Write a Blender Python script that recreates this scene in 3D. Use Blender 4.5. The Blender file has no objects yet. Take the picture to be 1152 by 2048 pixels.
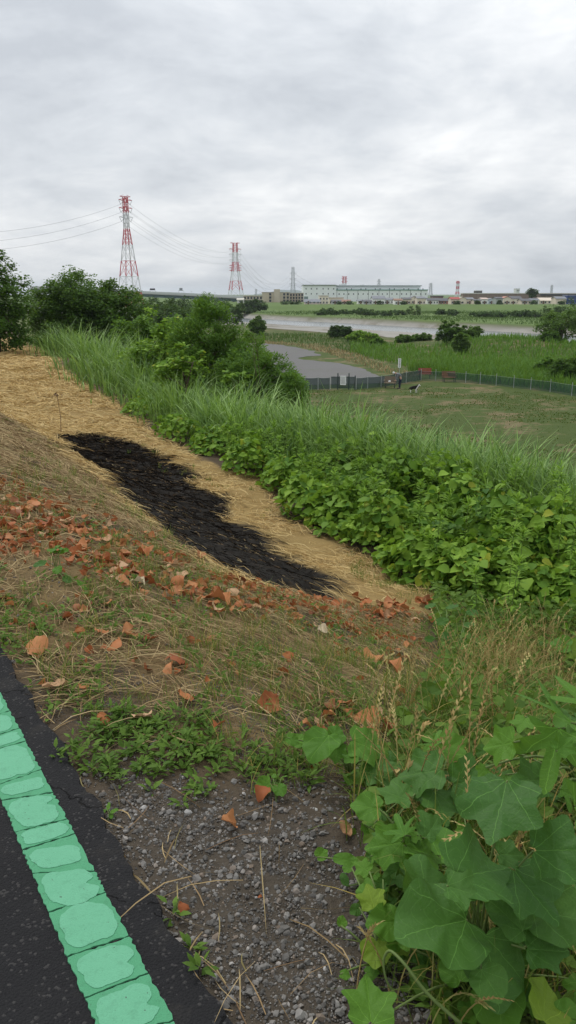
import bpy, math, random
import numpy as np
from mathutils import Vector, Matrix

# ------------------------------------------------------------------ camera, sky, sun, exposure
S = bpy.context.scene
COL = S.collection
R = math.radians
F_PX, HZ = 1600.0, 588.0                      # focal length and horizon row of the photograph
PITCH = math.atan((1024 - HZ) / F_PX)
CAM_Z = 1.5
cd = bpy.data.cameras.new('camera'); cam = bpy.data.objects.new('camera', cd); COL.objects.link(cam)
cd.sensor_fit = 'VERTICAL'; cd.sensor_height = 24; cd.lens = 12 / (1024 / F_PX)
cd.clip_start = 0.05; cd.clip_end = 20000
cam.location = (0, 0, CAM_Z); cam.rotation_euler = (R(90) - PITCH, 0, 0)
S.camera = cam
SUN_EL, SUN_AZ = R(58), R(-40)                # sun behind cloud, high, front left
w = bpy.data.worlds.new('World'); S.world = w; w.use_nodes = True
def build_world():
    nt = w.node_tree; nt.nodes.clear(); N = nt.nodes.new; L = nt.links.new
    def math_(op, a, b=None, clamp=False):
        n = N('ShaderNodeMath'); n.operation = op; n.use_clamp = clamp
        for i, q in enumerate((a, b)):
            if q is None: continue
            if isinstance(q, (int, float)): n.inputs[i].default_value = q
            else: L(q, n.inputs[i])
        return n.outputs[0]
    tc = N('ShaderNodeTexCoord'); sep = N('ShaderNodeSeparateXYZ'); L(tc.outputs['Generated'], sep.inputs[0])
    zz = math_('ADD', math_('MAXIMUM', sep.outputs[2], 0.0), 0.26)
    cx = math_('DIVIDE', sep.outputs[0], zz); cy = math_('DIVIDE', sep.outputs[1], zz)
    com = N('ShaderNodeCombineXYZ'); L(cx, com.inputs[0]); L(cy, com.inputs[1])
    def noise(scale, det, rough, dist, off):
        m = N('ShaderNodeMapping'); m.inputs['Location'].default_value = off; L(com.outputs[0], m.inputs[0])
        n = N('ShaderNodeTexNoise'); n.inputs['Scale'].default_value = scale; n.inputs['Detail'].default_value = det
        n.inputs['Roughness'].default_value = rough; n.inputs['Distortion'].default_value = dist
        L(m.outputs[0], n.inputs['Vector']); return n.outputs['Fac']
    a = noise(1.0, 8, 0.56, 0.4, (3.1, 1.7, 0)); b = noise(3.4, 7, 0.6, 0.3, (9.3, 4.2, 2.0))
    d = math_('ADD', math_('MULTIPLY', a, 0.68), math_('MULTIPLY', b, 0.32))
    cr = N('ShaderNodeValToRGB'); L(d, cr.inputs[0]); e = cr.color_ramp
    e.elements[0].position = 0.37; e.elements[0].color = (0.46, 0.49, 0.53, 1)
    e.elements[1].position = 0.66; e.elements[1].color = (0.90, 0.91, 0.91, 1)
    k = e.elements.new(0.47); k.color = (0.585, 0.615, 0.65, 1)
    k = e.elements.new(0.56); k.color = (0.72, 0.74, 0.76, 1)
    # an overcast dome is brighter overhead than at the horizon
    g = math_('ADD', 0.88, math_('MULTIPLY', math_('MAXIMUM', sep.outputs[2], 0.0), 0.62))
    mul = N('ShaderNodeMix'); mul.data_type = 'RGBA'; mul.blend_type = 'MULTIPLY'; mul.inputs[0].default_value = 1
    cg = N('ShaderNodeCombineXYZ'); [L(g, cg.inputs[i]) for i in range(3)]
    L(cr.outputs[0], mul.inputs[6]); L(cg.outputs[0], mul.inputs[7])
    sky = N('ShaderNodeTexSky'); sky.sky_type = 'NISHITA'; sky.sun_disc = False
    sky.sun_elevation = SUN_EL; sky.sun_rotation = SUN_AZ; sky.dust_density = 3
    b1 = N('ShaderNodeBackground'); L(sky.outputs[0], b1.inputs[0]); b1.inputs[1].default_value = 0.08
    b2 = N('ShaderNodeBackground'); L(mul.outputs[2], b2.inputs[0]); b2.inputs[1].default_value = 1.16
    mx = N('ShaderNodeMixShader'); mx.inputs[0].default_value = 0.95
    L(b1.outputs[0], mx.inputs[1]); L(b2.outputs[0], mx.inputs[2])
    out = N('ShaderNodeOutputWorld'); L(mx.outputs[0], out.inputs[0])
build_world()
sl = bpy.data.lights.new('sun', 'SUN'); sl.energy = 1.5; sl.angle = R(14); sl.color = (1.0, 0.97, 0.92)
so = bpy.data.objects.new('sun', sl); COL.objects.link(so)
sd = Vector((math.sin(SUN_AZ) * math.cos(SUN_EL), math.cos(SUN_AZ) * math.cos(SUN_EL), math.sin(SUN_EL)))
so.rotation_euler = (-sd).to_track_quat('-Z', 'Y').to_euler(); so.location = (0, 0, 40)
S.view_settings.view_transform = 'Standard'; S.view_settings.look = 'None'
S.view_settings.exposure = 0.17; S.view_settings.gamma = 1.0; S.view_settings.use_curve_mapping = False
S.render.engine = 'CYCLES'
S.cycles.max_bounces = 6; S.cycles.diffuse_bounces = 2; S.cycles.glossy_bounces = 2; S.cycles.transmission_bounces = 4
S.cycles.transparent_max_bounces = 12; S.cycles.volume_bounces = 0; S.cycles.use_denoising = True
S.cycles.caustics_reflective = False; S.cycles.caustics_refractive = False

# ------------------------------------------------------------------ ground shape
ANG = R(31); CA, SA = math.cos(ANG), math.sin(ANG)     # the levee path runs 31 degrees left of the view
def uv_of(X, Y): return X * CA + Y * SA, -X * SA + Y * CA
def xy_of(u, v): return u * CA - v * SA, u * SA + v * CA
def _h(i, j, s):
    n = (i.astype(np.int64) * 374761393 + j.astype(np.int64) * 668265263 + s * 69069) & 0x7fffffff
    n = ((n ^ (n >> 13)) * 1274126177) & 0x7fffffff
    return ((n ^ (n >> 16)) & 0xffff) / 65535.0
def vnoise(x, y, s=0):
    x = np.asarray(x, float); y = np.asarray(y, float)
    i, j = np.floor(x), np.floor(y); fx, fy = x - i, y - j
    fx = fx * fx * (3 - 2 * fx); fy = fy * fy * (3 - 2 * fy)
    return (_h(i, j, s) * (1 - fx) + _h(i + 1, j, s) * fx) * (1 - fy) + (_h(i, j + 1, s) * (1 - fx) + _h(i + 1, j + 1, s) * fx) * fy
def fbm(x, y, s=0, o=4):
    t = 0; a = 0.5; n = 0
    for k in range(o):
        t = t + a * vnoise(x, y, s + k); n += a; a *= 0.5; x = x * 2.03; y = y * 2.03
    return t / n
def sstep(x, a, b):
    t = np.clip((x - a) / (b - a), 0, 1); return t * t * (3 - 2 * t)
PU = [-40, -12, -4.2, 0.54, 0.62, 1.25, 2.2, 3.3, 4.5, 5.6, 7.0, 9.0]
PZ = [-5.8, -2.6, -0.03, -0.03, -0.022, -0.045, -0.40, -0.98, -1.50, -1.74, -1.80, -1.86]
FIELD, BED = -5.8, -7.3
def gz(X, Y):
    X = np.asarray(X, float); Y = np.asarray(Y, float)
    u, v = uv_of(X, Y)
    z = np.interp(u, PU, PZ)
    B = 9.0 + 0.1 * np.clip(v, 0, 100)
    z = np.where(u > 9, -1.86 - 0.2 * np.clip((u - 9) / np.maximum(B - 9, 0.01), 0, 1), z)
    z = z + (FIELD - z) * sstep(u, B, B + 9)
    near = (u > 0.66) & (u < 30)
    z = z + np.where(near, (fbm(u * 1.3, v * 1.3, 5, 3) - 0.5) * 0.16 * sstep(u, 1.1, 3.0), 0) \
          + np.where(near, (fbm(u * 6, v * 6, 8, 3) - 0.5) * 0.045 * sstep(u, 0.6, 0.9), 0)
    edge = (fbm(u * 0.08, v * 0.08, 20, 3) - 0.5) * 10
    e0 = u + edge
    z = z + (BED - FIELD) * sstep(e0, 88, 100) + np.where(u > 60, (fbm(u * 0.06, v * 0.06, 31, 3) - 0.5) * 0.5, 0)
    z = z - 0.7 * sstep(e0, 126, 132)
    z = z + 2.4 * sstep(u + edge * 0.4, 147, 152)
    z = z + 2.2 * sstep(Y + (fbm(X * 0.01, Y * 0.01, 40, 2) - 0.5) * 20, 352, 378) * sstep(u, 158, 175)
    md = np.exp(-(((u - 84) / 9) ** 2 + ((v - 78) / 16) ** 2))
    z = z + 1.3 * md
    return z
def g1(X, Y): return float(gz(X, Y))
CP, SP = math.cos(PITCH), math.sin(PITCH)
def ray(x, y):
    dx = (x - 576) / F_PX; dy = (1024 - y) / F_PX
    return np.array([dx, CP + dy * SP, -SP + dy * CP])
_T = np.concatenate([np.geomspace(0.6, 60, 5000), np.linspace(60.05, 900, 5000)])
def at(x, y):
    """the point of the ground that shows at photo pixel x, y"""
    r = ray(x, y); X, Y, Z = r[0] * _T, r[1] * _T, CAM_Z + r[2] * _T
    k = np.argmax(Z <= gz(X, Y)); return Vector((X[k], Y[k], float(gz(X[k], Y[k]))))
def far(x, y, Y):
    r = ray(x, y); t = Y / r[1]; return Vector((r[0] * t, Y, CAM_Z + r[2] * t))
def on(x, y, Y):                                   # ground under that far point
    p = far(x, y, Y); p.z = g1(p.x, p.y); return p

# ------------------------------------------------------------------ mesh helpers
def setp(o, label=None, cat=None, group=None, kind=None):
    if label: o['label'] = label
    if cat: o['category'] = cat
    if group: o['group'] = group
    if kind: o['kind'] = kind
    return o
def link(o, parent=None):
    COL.objects.link(o)
    if parent is not None: o.parent = parent
    return o
def empty(name, loc, rz=0.0, **kw):
    o = bpy.data.objects.new(name, None); o.empty_display_size = 0.2
    o.location = loc; o.rotation_euler = (0, 0, rz); link(o); return setp(o, **kw)
def fast_mesh(name, V, polys, uvs=None, smooth=False):
    """V (n,3); polys = list of int arrays (m,k), one per polygon size"""
    me = bpy.data.meshes.new(name); V = np.ascontiguousarray(V, np.float32)
    me.vertices.add(len(V)); me.vertices.foreach_set('co', V.ravel())
    lv = np.concatenate([p.ravel() for p in polys]).astype(np.int32)
    tot = np.concatenate([np.full(len(p), p.shape[1], np.int32) for p in polys])
    st = np.concatenate([[0], np.cumsum(tot)[:-1]]).astype(np.int32)
    me.loops.add(len(lv)); me.loops.foreach_set('vertex_index', lv)
    me.polygons.add(len(tot)); me.polygons.foreach_set('loop_start', st)
    try: me.polygons.foreach_set('loop_total', tot)
    except Exception: pass
    me.polygons.foreach_set('use_smooth', np.full(len(tot), smooth))
    if uvs is not None:
        ul = me.uv_layers.new(name='UVMap'); ul.data.foreach_set('uv', np.ascontiguousarray(uvs[lv], np.float32).ravel())
    me.update(calc_edges=True); return me
def mobj(name, me, mat, parent=None, **kw):
    o = bpy.data.objects.new(name, me)
    if mat is not None and len(me.materials) == 0: me.materials.append(mat)
    link(o, parent); return setp(o, **kw)
class Acc:
    """collects pieces of one mesh"""
    def __init__(s): s.V = []; s.P = {}; s.U = []; s.n = 0
    def add(s, V, faces, uv=None):
        V = np.asarray(V, float).reshape(-1, 3)
        groups = {}
        if isinstance(faces, np.ndarray): groups[faces.shape[1]] = faces
        else:
            for f in faces: groups.setdefault(len(f), []).append(f)
        for k, f in groups.items(): s.P.setdefault(k, []).append(np.asarray(f, np.int64).reshape(-1, k) + s.n)
        s.V.append(V); s.U.append(np.zeros((len(V), 2)) if uv is None else np.asarray(uv, float)); s.n += len(V); return s
    def box(s, c, d, rz=0.0, rot=None):
        c = np.array(c, float); h = np.array(d, float) / 2
        q = np.array([[x, y, z] for z in (-1, 1) for x, y in ((-1, -1), (1, -1), (1, 1), (-1, 1))]) * h
        M = np.array(rot) if rot is not None else np.array(Matrix.Rotation(rz, 3, 'Z'))
        return s.add(q @ M.T + c, [(3, 2, 1, 0), (4, 5, 6, 7), (0, 1, 5, 4), (1, 2, 6, 5), (2, 3, 7, 6), (3, 0, 4, 7)])
    def beam(s, a, b, t, n=4):
        return s.tube([a, b], [t, t], n)
    def tube(s, pts, rad, n=6, cap=True):
        pts = np.array(pts, float); rad = np.broadcast_to(np.asarray(rad, float), (len(pts),))
        tg = np.gradient(pts, axis=0); tg /= np.linalg.norm(tg, axis=1)[:, None] + 1e-9
        ref = np.array([0, 0, 1.0]) if abs(tg[:, 2]).mean() < 0.9 else np.array([1.0, 0.1, 0])
        a = np.cross(tg, ref); a /= np.linalg.norm(a, axis=1)[:, None] + 1e-9; b = np.cross(tg, a)
        th = np.arange(n) * 2 * math.pi / n + math.pi / 4
        V = pts[:, None] + rad[:, None, None] * (np.cos(th)[None, :, None] * a[:, None] + np.sin(th)[None, :, None] * b[:, None])
        k = len(pts); i = np.arange(k - 1)[:, None]; j = np.arange(n)[None]
        q = np.stack([i * n + j, i * n + (j + 1) % n, (i + 1) * n + (j + 1) % n, (i + 1) * n + j], -1).reshape(-1, 4)
        s.add(V.reshape(-1, 3), q)
        if cap and n > 2:
            base = s.n - k * n
            s.P.setdefault(n, []).append(np.array([[base + m for m in range(n)][::-1], [base + (k - 1) * n + m for m in range(n)]]))
        return s
    def mesh(s, name, uvs=False, smooth=False):
        return fast_mesh(name, np.concatenate(s.V), [np.concatenate(p) for p in s.P.values()],
                         np.concatenate(s.U) if uvs else None, smooth)
    def obj(s, name, mat, parent=None, uvs=False, smooth=False, **kw):
        return mobj(name, s.mesh(name, uvs, smooth), mat, parent, **kw)
def nrm(a): return a / (np.linalg.norm(a, axis=-1, keepdims=True) + 1e-9)
def batch(acc, tv, tf, pos, d, n, size, wide=1.0, tuv=None):
    """copies of a leaf template: x across, y along d (tip), z along n"""
    pos = np.asarray(pos, float); N = len(pos); d = nrm(np.asarray(d, float)); sdv = nrm(np.cross(d, n)); nn = np.cross(sdv, d)
    size = np.broadcast_to(np.asarray(size, float), (N,)); wide = np.broadcast_to(np.asarray(wide, float), (N,))
    tv = np.asarray(tv, float)
    V = pos[:, None] + size[:, None, None] * (tv[None, :, 0:1] * (sdv * wide[:, None])[:, None] + tv[None, :, 1:2] * d[:, None] + tv[None, :, 2:3] * nn[:, None])
    k = len(tv); off = (np.arange(N) * k)[:, None, None]
    groups = {}
    for f in tf: groups.setdefault(len(f), []).append(f)
    base = acc.n
    for m, f in groups.items():
        acc.P.setdefault(m, []).append((np.array(f)[None] + off).reshape(-1, m) + base)
    acc.V.append(V.reshape(-1, 3)); acc.n += N * k
    acc.U.append(np.tile(np.asarray(tuv if tuv is not None else tv[:, :2]), (N, 1))); return acc
def blades(acc, base, h, dirn, lean, width, seg=4, droop=0.0, up=None):
    """curved tapering strips; base (N,3), dirn (N,2) lean heading"""
    base = np.asarray(base, float); N = len(base)
    f = lambda q: np.broadcast_to(np.asarray(q, float), (N,))
    h, lean, width, droop = f(h), f(lean), f(width), f(droop)
    t = np.linspace(0, 1, seg + 1)[None]; dirn = nrm(np.asarray(dirn, float))
    out = lean[:, None] * t ** 1.6; z = h[:, None] * (t - droop[:, None] * t ** 3)
    P = base[:, None, :] + np.stack([dirn[:, :1] * out, dirn[:, 1:] * out, z], -1)
    sd_ = np.stack([-dirn[:, 1], dirn[:, 0], np.zeros(N)], -1)
    wv = width[:, None] * (0.06 + 0.94 * (1 - t ** 2.2)) * np.minimum(1, 0.55 + t * 1.8) * 0.5
    A_, B_ = P - sd_[:, None] * wv[..., None], P + sd_[:, None] * wv[..., None]
    V = np.stack([A_, B_], 2).reshape(-1, 3); m = 2 * (seg + 1)
    q = np.array([[2 * i, 2 * i + 1, 2 * i + 3, 2 * i + 2] for i in range(seg)])
    acc.P.setdefault(4, []).append((q[None] + (np.arange(N) * m)[:, None, None]).reshape(-1, 4) + acc.n)
    acc.V.append(V); acc.U.append(np.zeros((len(V), 2))); acc.n += len(V); return acc
def inpoly(x, y, poly):
    x = np.asarray(x); y = np.asarray(y); c = np.zeros(x.shape, bool); n = len(poly)
    for i in range(n):
        x0, y0 = poly[i]; x1, y1 = poly[(i + 1) % n]
        if y0 == y1: continue
        c ^= ((y0 > y) != (y1 > y)) & (x < (x1 - x0) * (y - y0) / (y1 - y0) + x0)
    return c
def pxpoly(pts): return [tuple(uv_of(*at(*p)[:2])) for p in pts]     # photo outline -> outline on the ground (u, v)
def scatter(rng, poly, dens, fall=None):
    P = np.array(poly); lo, hi = P.min(0), P.max(0); n = int(np.prod(hi - lo) * dens)
    q = lo + rng.random((n, 2)) * (hi - lo); q = q[inpoly(q[:, 0], q[:, 1], poly)]
    if fall is not None: q = q[rng.random(len(q)) < fall(q[:, 0], q[:, 1])]
    return q
def to3(q, dz=0.0):
    X, Y = xy_of(q[:, 0], q[:, 1]); return np.stack([X, Y, gz(X, Y) + dz], -1)

# ------------------------------------------------------------------ materials
class NT:
    def __init__(s, name):
        s.m = bpy.data.materials.new(name); s.m.use_nodes = True; s.t = s.m.node_tree; s.t.nodes.clear()
    def n(s, typ, ins=None, **at_):
        nd = s.t.nodes.new(typ)
        for k, v in at_.items(): setattr(nd, k, v)
        for k, v in (ins or {}).items(): s.put(nd.inputs[k], v)
        return nd
    def put(s, sock, v):
        if isinstance(v, bpy.types.NodeSocket): s.t.links.new(v, sock)
        elif isinstance(v, (tuple, list)) and len(v) == 3 and sock.type == 'RGBA': sock.default_value = (*v, 1)
        else: sock.default_value = v
    def math(s, op, a, b=0.0, clamp=False):
        return s.n('ShaderNodeMath', {0: a, 1: b}, operation=op, use_clamp=clamp).outputs[0]
    def mix(s, f, a, b, bt='MIX'):
        nd = s.n('ShaderNodeMix', data_type='RGBA', blend_type=bt); s.put(nd.inputs[0], f); s.put(nd.inputs[6], a); s.put(nd.inputs[7], b)
        return nd.outputs[2]
    def ramp(s, f, els):
        nd = s.n('ShaderNodeValToRGB', {0: f}); r = nd.color_ramp
        for i, (p, c) in enumerate(els):
            e = r.elements[i] if i < 2 else r.elements.new(p)
            e.position = p; e.color = (*c, 1) if len(c) == 3 else c
        return nd.outputs[0]
    def noise(s, scale, det=4, rough=0.55, vec=None, dist=0.0):
        i = {'Scale': scale, 'Detail': det, 'Roughness': rough, 'Distortion': dist}
        if vec is not None: i['Vector'] = vec
        return s.n('ShaderNodeTexNoise', i).outputs['Fac']
    def obj(s): return s.n('ShaderNodeTexCoord').outputs['Object']
    def pos(s): return s.n('ShaderNodeNewGeometry').outputs['Position']
    def bump(s, h, strength=0.5, dist=0.01): return s.n('ShaderNodeBump', {'Height': h, 'Strength': strength, 'Distance': dist}).outputs[0]
    def out(s, sh): s.n('ShaderNodeOutputMaterial', {0: sh}); return s.m
    def bsdf(s, col, rough=0.7, spec=0.3, normal=None, metal=0.0):
        i = {'Base Color': col, 'Roughness': rough, 'Specular IOR Level': spec, 'Metallic': metal}
        if normal is not None: i['Normal'] = normal
        return s.n('ShaderNodeBsdfPrincipled', i).outputs[0]
    def rnd(s):
        a = s.n('ShaderNodeNewGeometry').outputs['Random Per Island']; b = s.n('ShaderNodeObjectInfo').outputs['Random']
        return s.math('FRACT', s.math('ADD', a, b))
def plain(name, col, rough=0.7, spec=0.3, vary=0.12, scale=3.0, metal=0.0):
    m = NT(name); f = m.noise(scale, 5, 0.6, m.obj())
    c = m.mix(f, tuple(x * (1 - vary) for x in col), tuple(min(1, x * (1 + vary)) for x in col))
    return m.out(m.bsdf(c, rough, spec, None, metal))
def leafmat(name, dark, light, trans=0.28, rough=0.5, spec=0.3, veins=False, patch=0.0, patchcol=(0.2, 0.16, 0.03)):
    m = NT(name); r = m.rnd(); c = m.mix(r, dark, light)
    big = m.noise(0.55, 3, 0.5, m.pos()); c = m.mix(m.math('MULTIPLY', big, 0.55), c, tuple(x * 0.55 for x in dark))
    if patch > 0:
        r2 = m.math('FRACT', m.math('MULTIPLY', r, 17.3)); c = m.mix(m.math('LESS_THAN', r2, patch), c, patchcol)
    nrmv = None
    if veins:
        uvn = m.n('ShaderNodeSeparateXYZ', {0: m.n('ShaderNodeTexCoord').outputs['UV']})
        yy = m.math('SUBTRACT', uvn.outputs[1], 0.10); xx = uvn.outputs[0]; ax = m.math('ABSOLUTE', xx)
        wob = m.noise(4, 2, 0.5, m.n('ShaderNodeTexCoord').outputs['UV'])
        th = m.math('ARCTAN2', xx, yy); rr = m.math('SQRT', m.math('ADD', m.math('MULTIPLY', xx, xx), m.math('MULTIPLY', yy, yy)))
        fr = m.math('ABSOLUTE', m.math('SUBTRACT', m.math('FRACT', m.math('ADD', m.math('MULTIPLY', th, 1.55), m.math('ADD', 0.5, m.math('MULTIPLY', m.math('SUBTRACT', wob, 0.5), 0.35)))), 0.5))
        v2 = m.math('LESS_THAN', m.math('MULTIPLY', fr, rr), 0.0055)
        q = m.math('FRACT', m.math('ADD', m.math('MULTIPLY', m.math('SUBTRACT', rr, m.math('MULTIPLY', fr, 0.22)), 7.5), m.math('MULTIPLY', wob, 0.8)))
        v1 = m.math('MULTIPLY', m.math('LESS_THAN', m.math('ABSOLUTE', m.math('SUBTRACT', q, 0.5)), 0.03), 0.28)
        v = m.math('MAXIMUM', v1, v2); fine = m.noise(26, 3, 0.6, m.n('ShaderNodeTexCoord').outputs['UV'])
        c = m.mix(m.math('MULTIPLY', fine, 0.35), c, tuple(x * 0.6 for x in dark))
        c = m.mix(m.math('MULTIPLY', v, 0.42), c, tuple(min(1, x * 2.0 + 0.02) for x in light))
        spk = m.math('GREATER_THAN', m.noise(60, 1, 0.5, m.n('ShaderNodeTexCoord').outputs['UV']), 0.74)
        c = m.mix(m.math('MULTIPLY', spk, 0.35), c, (0.35, 0.38, 0.25))
        nrmv = m.bump(m.math('SUBTRACT', fine, m.math('MULTIPLY', v, 0.7)), 0.5, 0.004)
    p = m.bsdf(c, rough, spec, nrmv)
    t = m.n('ShaderNodeBsdfTranslucent', {0: m.mix(0.5, c, (0.25, 0.42, 0.03), 'MIX')}).outputs[0]
    return m.out(m.n('ShaderNodeMixShader', {0: trans, 1: p, 2: t}).outputs[0])
def drymat(name, els, rough=0.8, trans=0.12):
    m = NT(name); c = m.ramp(m.rnd(), els); c = m.mix(m.math('MULTIPLY', m.noise(40, 3, 0.6, m.obj()), 0.5), c, tuple(x * 0.55 for x in els[0][1]))
    p = m.bsdf(c, rough, 0.2 if rough < 0.95 else 0.0); t = m.n('ShaderNodeBsdfTranslucent', {0: c}).outputs[0]
    return m.out(m.n('ShaderNodeMixShader', {0: trans, 1: p, 2: t}).outputs[0])
M = {}
M['kudzu'] = leafmat('kudzu_leaf', (0.07, 0.17, 0.018), (0.31, 0.49, 0.06), 0.32, 0.6, 0.14, patch=0.03, patchcol=(0.30, 0.34, 0.04))
M['kudzudark'] = leafmat('kudzu_leaf_mature', (0.05, 0.13, 0.02), (0.22, 0.38, 0.05), 0.3, 0.6, 0.14)
M['reed'] = leafmat('reed_leaf', (0.06, 0.15, 0.025), (0.38, 0.56, 0.17), 0.32, 0.5, 0.25)
M['gold'] = leafmat('goldenrod_leaf', (0.14, 0.28, 0.03), (0.30, 0.48, 0.06), 0.36, 0.6, 0.12)
M['shrub'] = leafmat('shrub_leaf', (0.055, 0.135, 0.02), (0.15, 0.28, 0.04), 0.32, 0.6, 0.12)
M['tree'] = leafmat('tree_leaf', (0.038, 0.09, 0.016), (0.105, 0.205, 0.03), 0.28, 0.6, 0.12)
M['treelight'] = leafmat('tree_leaf_light', (0.06, 0.125, 0.025), (0.14, 0.24, 0.045), 0.28, 0.6, 0.12)
M['weed'] = leafmat('weed_leaf', (0.06, 0.12, 0.018), (0.15, 0.25, 0.04), 0.28, 0.6, 0.12)
M['grass'] = leafmat('grass_blade', (0.07, 0.115, 0.02), (0.18, 0.24, 0.05), 0.28, 0.6, 0.12, patch=0.15, patchcol=(0.36, 0.27, 0.08))
M['lawn'] = leafmat('lawn_blade', (0.045, 0.075, 0.015), (0.10, 0.135, 0.03), 0.2, 0.7, 0.1, patch=0.1, patchcol=(0.2, 0.15, 0.06))
M['farveg'] = leafmat('far_foliage', (0.06, 0.11, 0.03), (0.115, 0.18, 0.05), 0.15, 0.7, 0.1)
M['farwood'] = leafmat('far_tree_foliage', (0.035, 0.075, 0.022), (0.07, 0.125, 0.033), 0.15, 0.7, 0.1)
M['reedbed'] = leafmat('reed_bed_leaf', (0.065, 0.155, 0.022), (0.145, 0.28, 0.045), 0.28, 0.6, 0.12)
M['bigdark'] = leafmat('broad_leaf_dark', (0.045, 0.135, 0.02), (0.095, 0.215, 0.035), 0.28, 0.5, 0.22, veins=True)
M['bigbright'] = leafmat('broad_leaf_bright', (0.08, 0.21, 0.02), (0.145, 0.31, 0.035), 0.36, 0.5, 0.22, veins=True)
M['lime'] = leafmat('broad_leaf_lime', (0.17, 0.29, 0.025), (0.26, 0.38, 0.04), 0.4, 0.5, 0.22, veins=True)
M['straw'] = drymat('straw', [(0.0, (0.42, 0.27, 0.10)), (0.5, (0.64, 0.46, 0.19)), (0.85, (0.78, 0.62, 0.31)), (1.0, (0.30, 0.19, 0.08))])
M['thatch'] = drymat('dry_thatch', [(0.0, (0.17, 0.10, 0.05)), (0.45, (0.38, 0.27, 0.13)), (0.8, (0.56, 0.43, 0.22)), (1.0, (0.18, 0.17, 0.06))])
M['ryegrass'] = drymat('rye_grass', [(0.0, (0.40, 0.27, 0.10)), (0.4, (0.56, 0.45, 0.19)), (0.75, (0.34, 0.36, 0.11)), (1.0, (0.40, 0.21, 0.09))], 0.7, 0.2)
M['char'] = drymat('charred_straw', [(0.0, (0.007, 0.006, 0.005)), (0.6, (0.016, 0.013, 0.011)), (0.9, (0.035, 0.027, 0.02)), (1.0, (0.13, 0.085, 0.045))], 1.0, 0.0)
M['deadleaf'] = drymat('dead_leaf_orange', [(0.0, (0.28, 0.085, 0.03)), (0.4, (0.45, 0.15, 0.05)), (0.75, (0.56, 0.25, 0.10)), (1.0, (0.17, 0.06, 0.03))], 0.6, 0.2)
M['deadpale'] = drymat('dead_leaf_tan', [(0.0, (0.50, 0.30, 0.16)), (0.5, (0.58, 0.38, 0.22)), (1.0, (0.46, 0.24, 0.12))], 0.65, 0.2)
M['deadcream'] = drymat('dead_leaf_cream', [(0.0, (0.62, 0.5, 0.33)), (1.0, (0.66, 0.56, 0.4))], 0.65, 0.2)
M['bark'] = plain('bark', (0.10, 0.075, 0.055), 0.9, 0.1, 0.3, 8)
M['stem'] = plain('green_stem', (0.12, 0.17, 0.05), 0.6, 0.2, 0.2, 20)
M['drystem'] = plain('dry_stem', (0.20, 0.13, 0.07), 0.8, 0.2, 0.2, 20)
def mk_stone():
    m = NT('gravel_stone'); r = m.rnd(); c = m.ramp(r, [(0.0, (0.06, 0.058, 0.055)), (0.45, (0.135, 0.13, 0.12)), (0.8, (0.26, 0.25, 0.235)), (0.93, (0.19, 0.14, 0.10)), (1.0, (0.46, 0.45, 0.43))])
    f = m.noise(60, 4, 0.65, m.pos()); c = m.mix(m.math('MULTIPLY', f, 0.6), c, (0.07, 0.06, 0.05))
    return m.out(m.bsdf(c, 0.8, 0.25, m.bump(f, 0.4, 0.004)))
M['stone'] = mk_stone()
def mk_asphalt():
    m = NT('asphalt'); p = m.pos()
    vo = m.n('ShaderNodeTexVoronoi', {'Vector': p, 'Scale': 150.0}); n2 = m.noise(3, 4, 0.6, p); n3 = m.noise(380, 3, 0.7, p)
    c = m.mix(n2, (0.012, 0.012, 0.013), (0.026, 0.026, 0.027))
    sp = m.math('GREATER_THAN', m.n('ShaderNodeSeparateColor', {0: vo.outputs['Color']}).outputs[0], 0.94)
    c = m.mix(m.math('MULTIPLY', sp, 0.35), c, (0.10, 0.095, 0.09))
    h = m.math('ADD', m.math('MULTIPLY', vo.outputs['Distance'], -0.9), m.math('MULTIPLY', n3, 0.5))
    nz = m.n('ShaderNodeVectorMath', {0: p, 1: m.n('ShaderNodeVectorMath', {0: m.n('ShaderNodeTexNoise', {'Vector': p, 'Scale': 14.0, 'Detail': 4.0}).outputs['Color'], 'Scale': 0.09}, operation='SCALE').outputs[0]}, operation='ADD').outputs[0]
    cv = m.n('ShaderNodeTexVoronoi', {'Vector': nz, 'Scale': 2.1}, feature='DISTANCE_TO_EDGE').outputs['Distance']
    ck = m.math('MULTIPLY', m.math('LESS_THAN', cv, 0.006), m.math('GREATER_THAN', n2, 0.5)); c = m.mix(m.math('MULTIPLY', ck, 0.9), c, (0.004, 0.004, 0.004))
    dust = m.ramp(m.noise(6, 6, 0.7, p), [(0.55, (0, 0, 0)), (0.8, (0.35, 0.35, 0.35))]); c = m.mix(dust, c, (0.07, 0.062, 0.05))
    h = m.math('SUBTRACT', h, m.math('MULTIPLY', ck, 1.5))
    return m.out(m.bsdf(c, 0.9, 0.14, m.bump(h, 0.9, 0.006)))
M['asphalt'] = mk_asphalt()
def mk_paint(name, a, b, dirt):
    m = NT(name); p = m.pos(); n = m.noise(9, 4, 0.6, p); f = m.noise(260, 3, 0.65, p)
    c = m.mix(n, a, b); wr = m.noise(38, 5, 0.75, p); c = m.mix(m.ramp(wr, [(0.52, (0, 0, 0)), (0.75, (0.5, 0.5, 0.5))]), c, tuple(x * 0.62 for x in a)); sp = m.math('GREATER_THAN', m.noise(90, 2, 0.5, p), 0.735); c = m.mix(m.math('MULTIPLY', sp, dirt), c, (0.05, 0.06, 0.05))
    return m.out(m.bsdf(c, 0.7, 0.3, m.bump(f, 0.9, 0.004)))
M['paintdark'] = mk_paint('green_paint_dark', (0.062, 0.265, 0.13), (0.08, 0.31, 0.16), 0.7)
M['paintlight'] = mk_paint('green_paint_light', (0.11, 0.35, 0.205), (0.135, 0.395, 0.24), 0.75)
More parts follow.
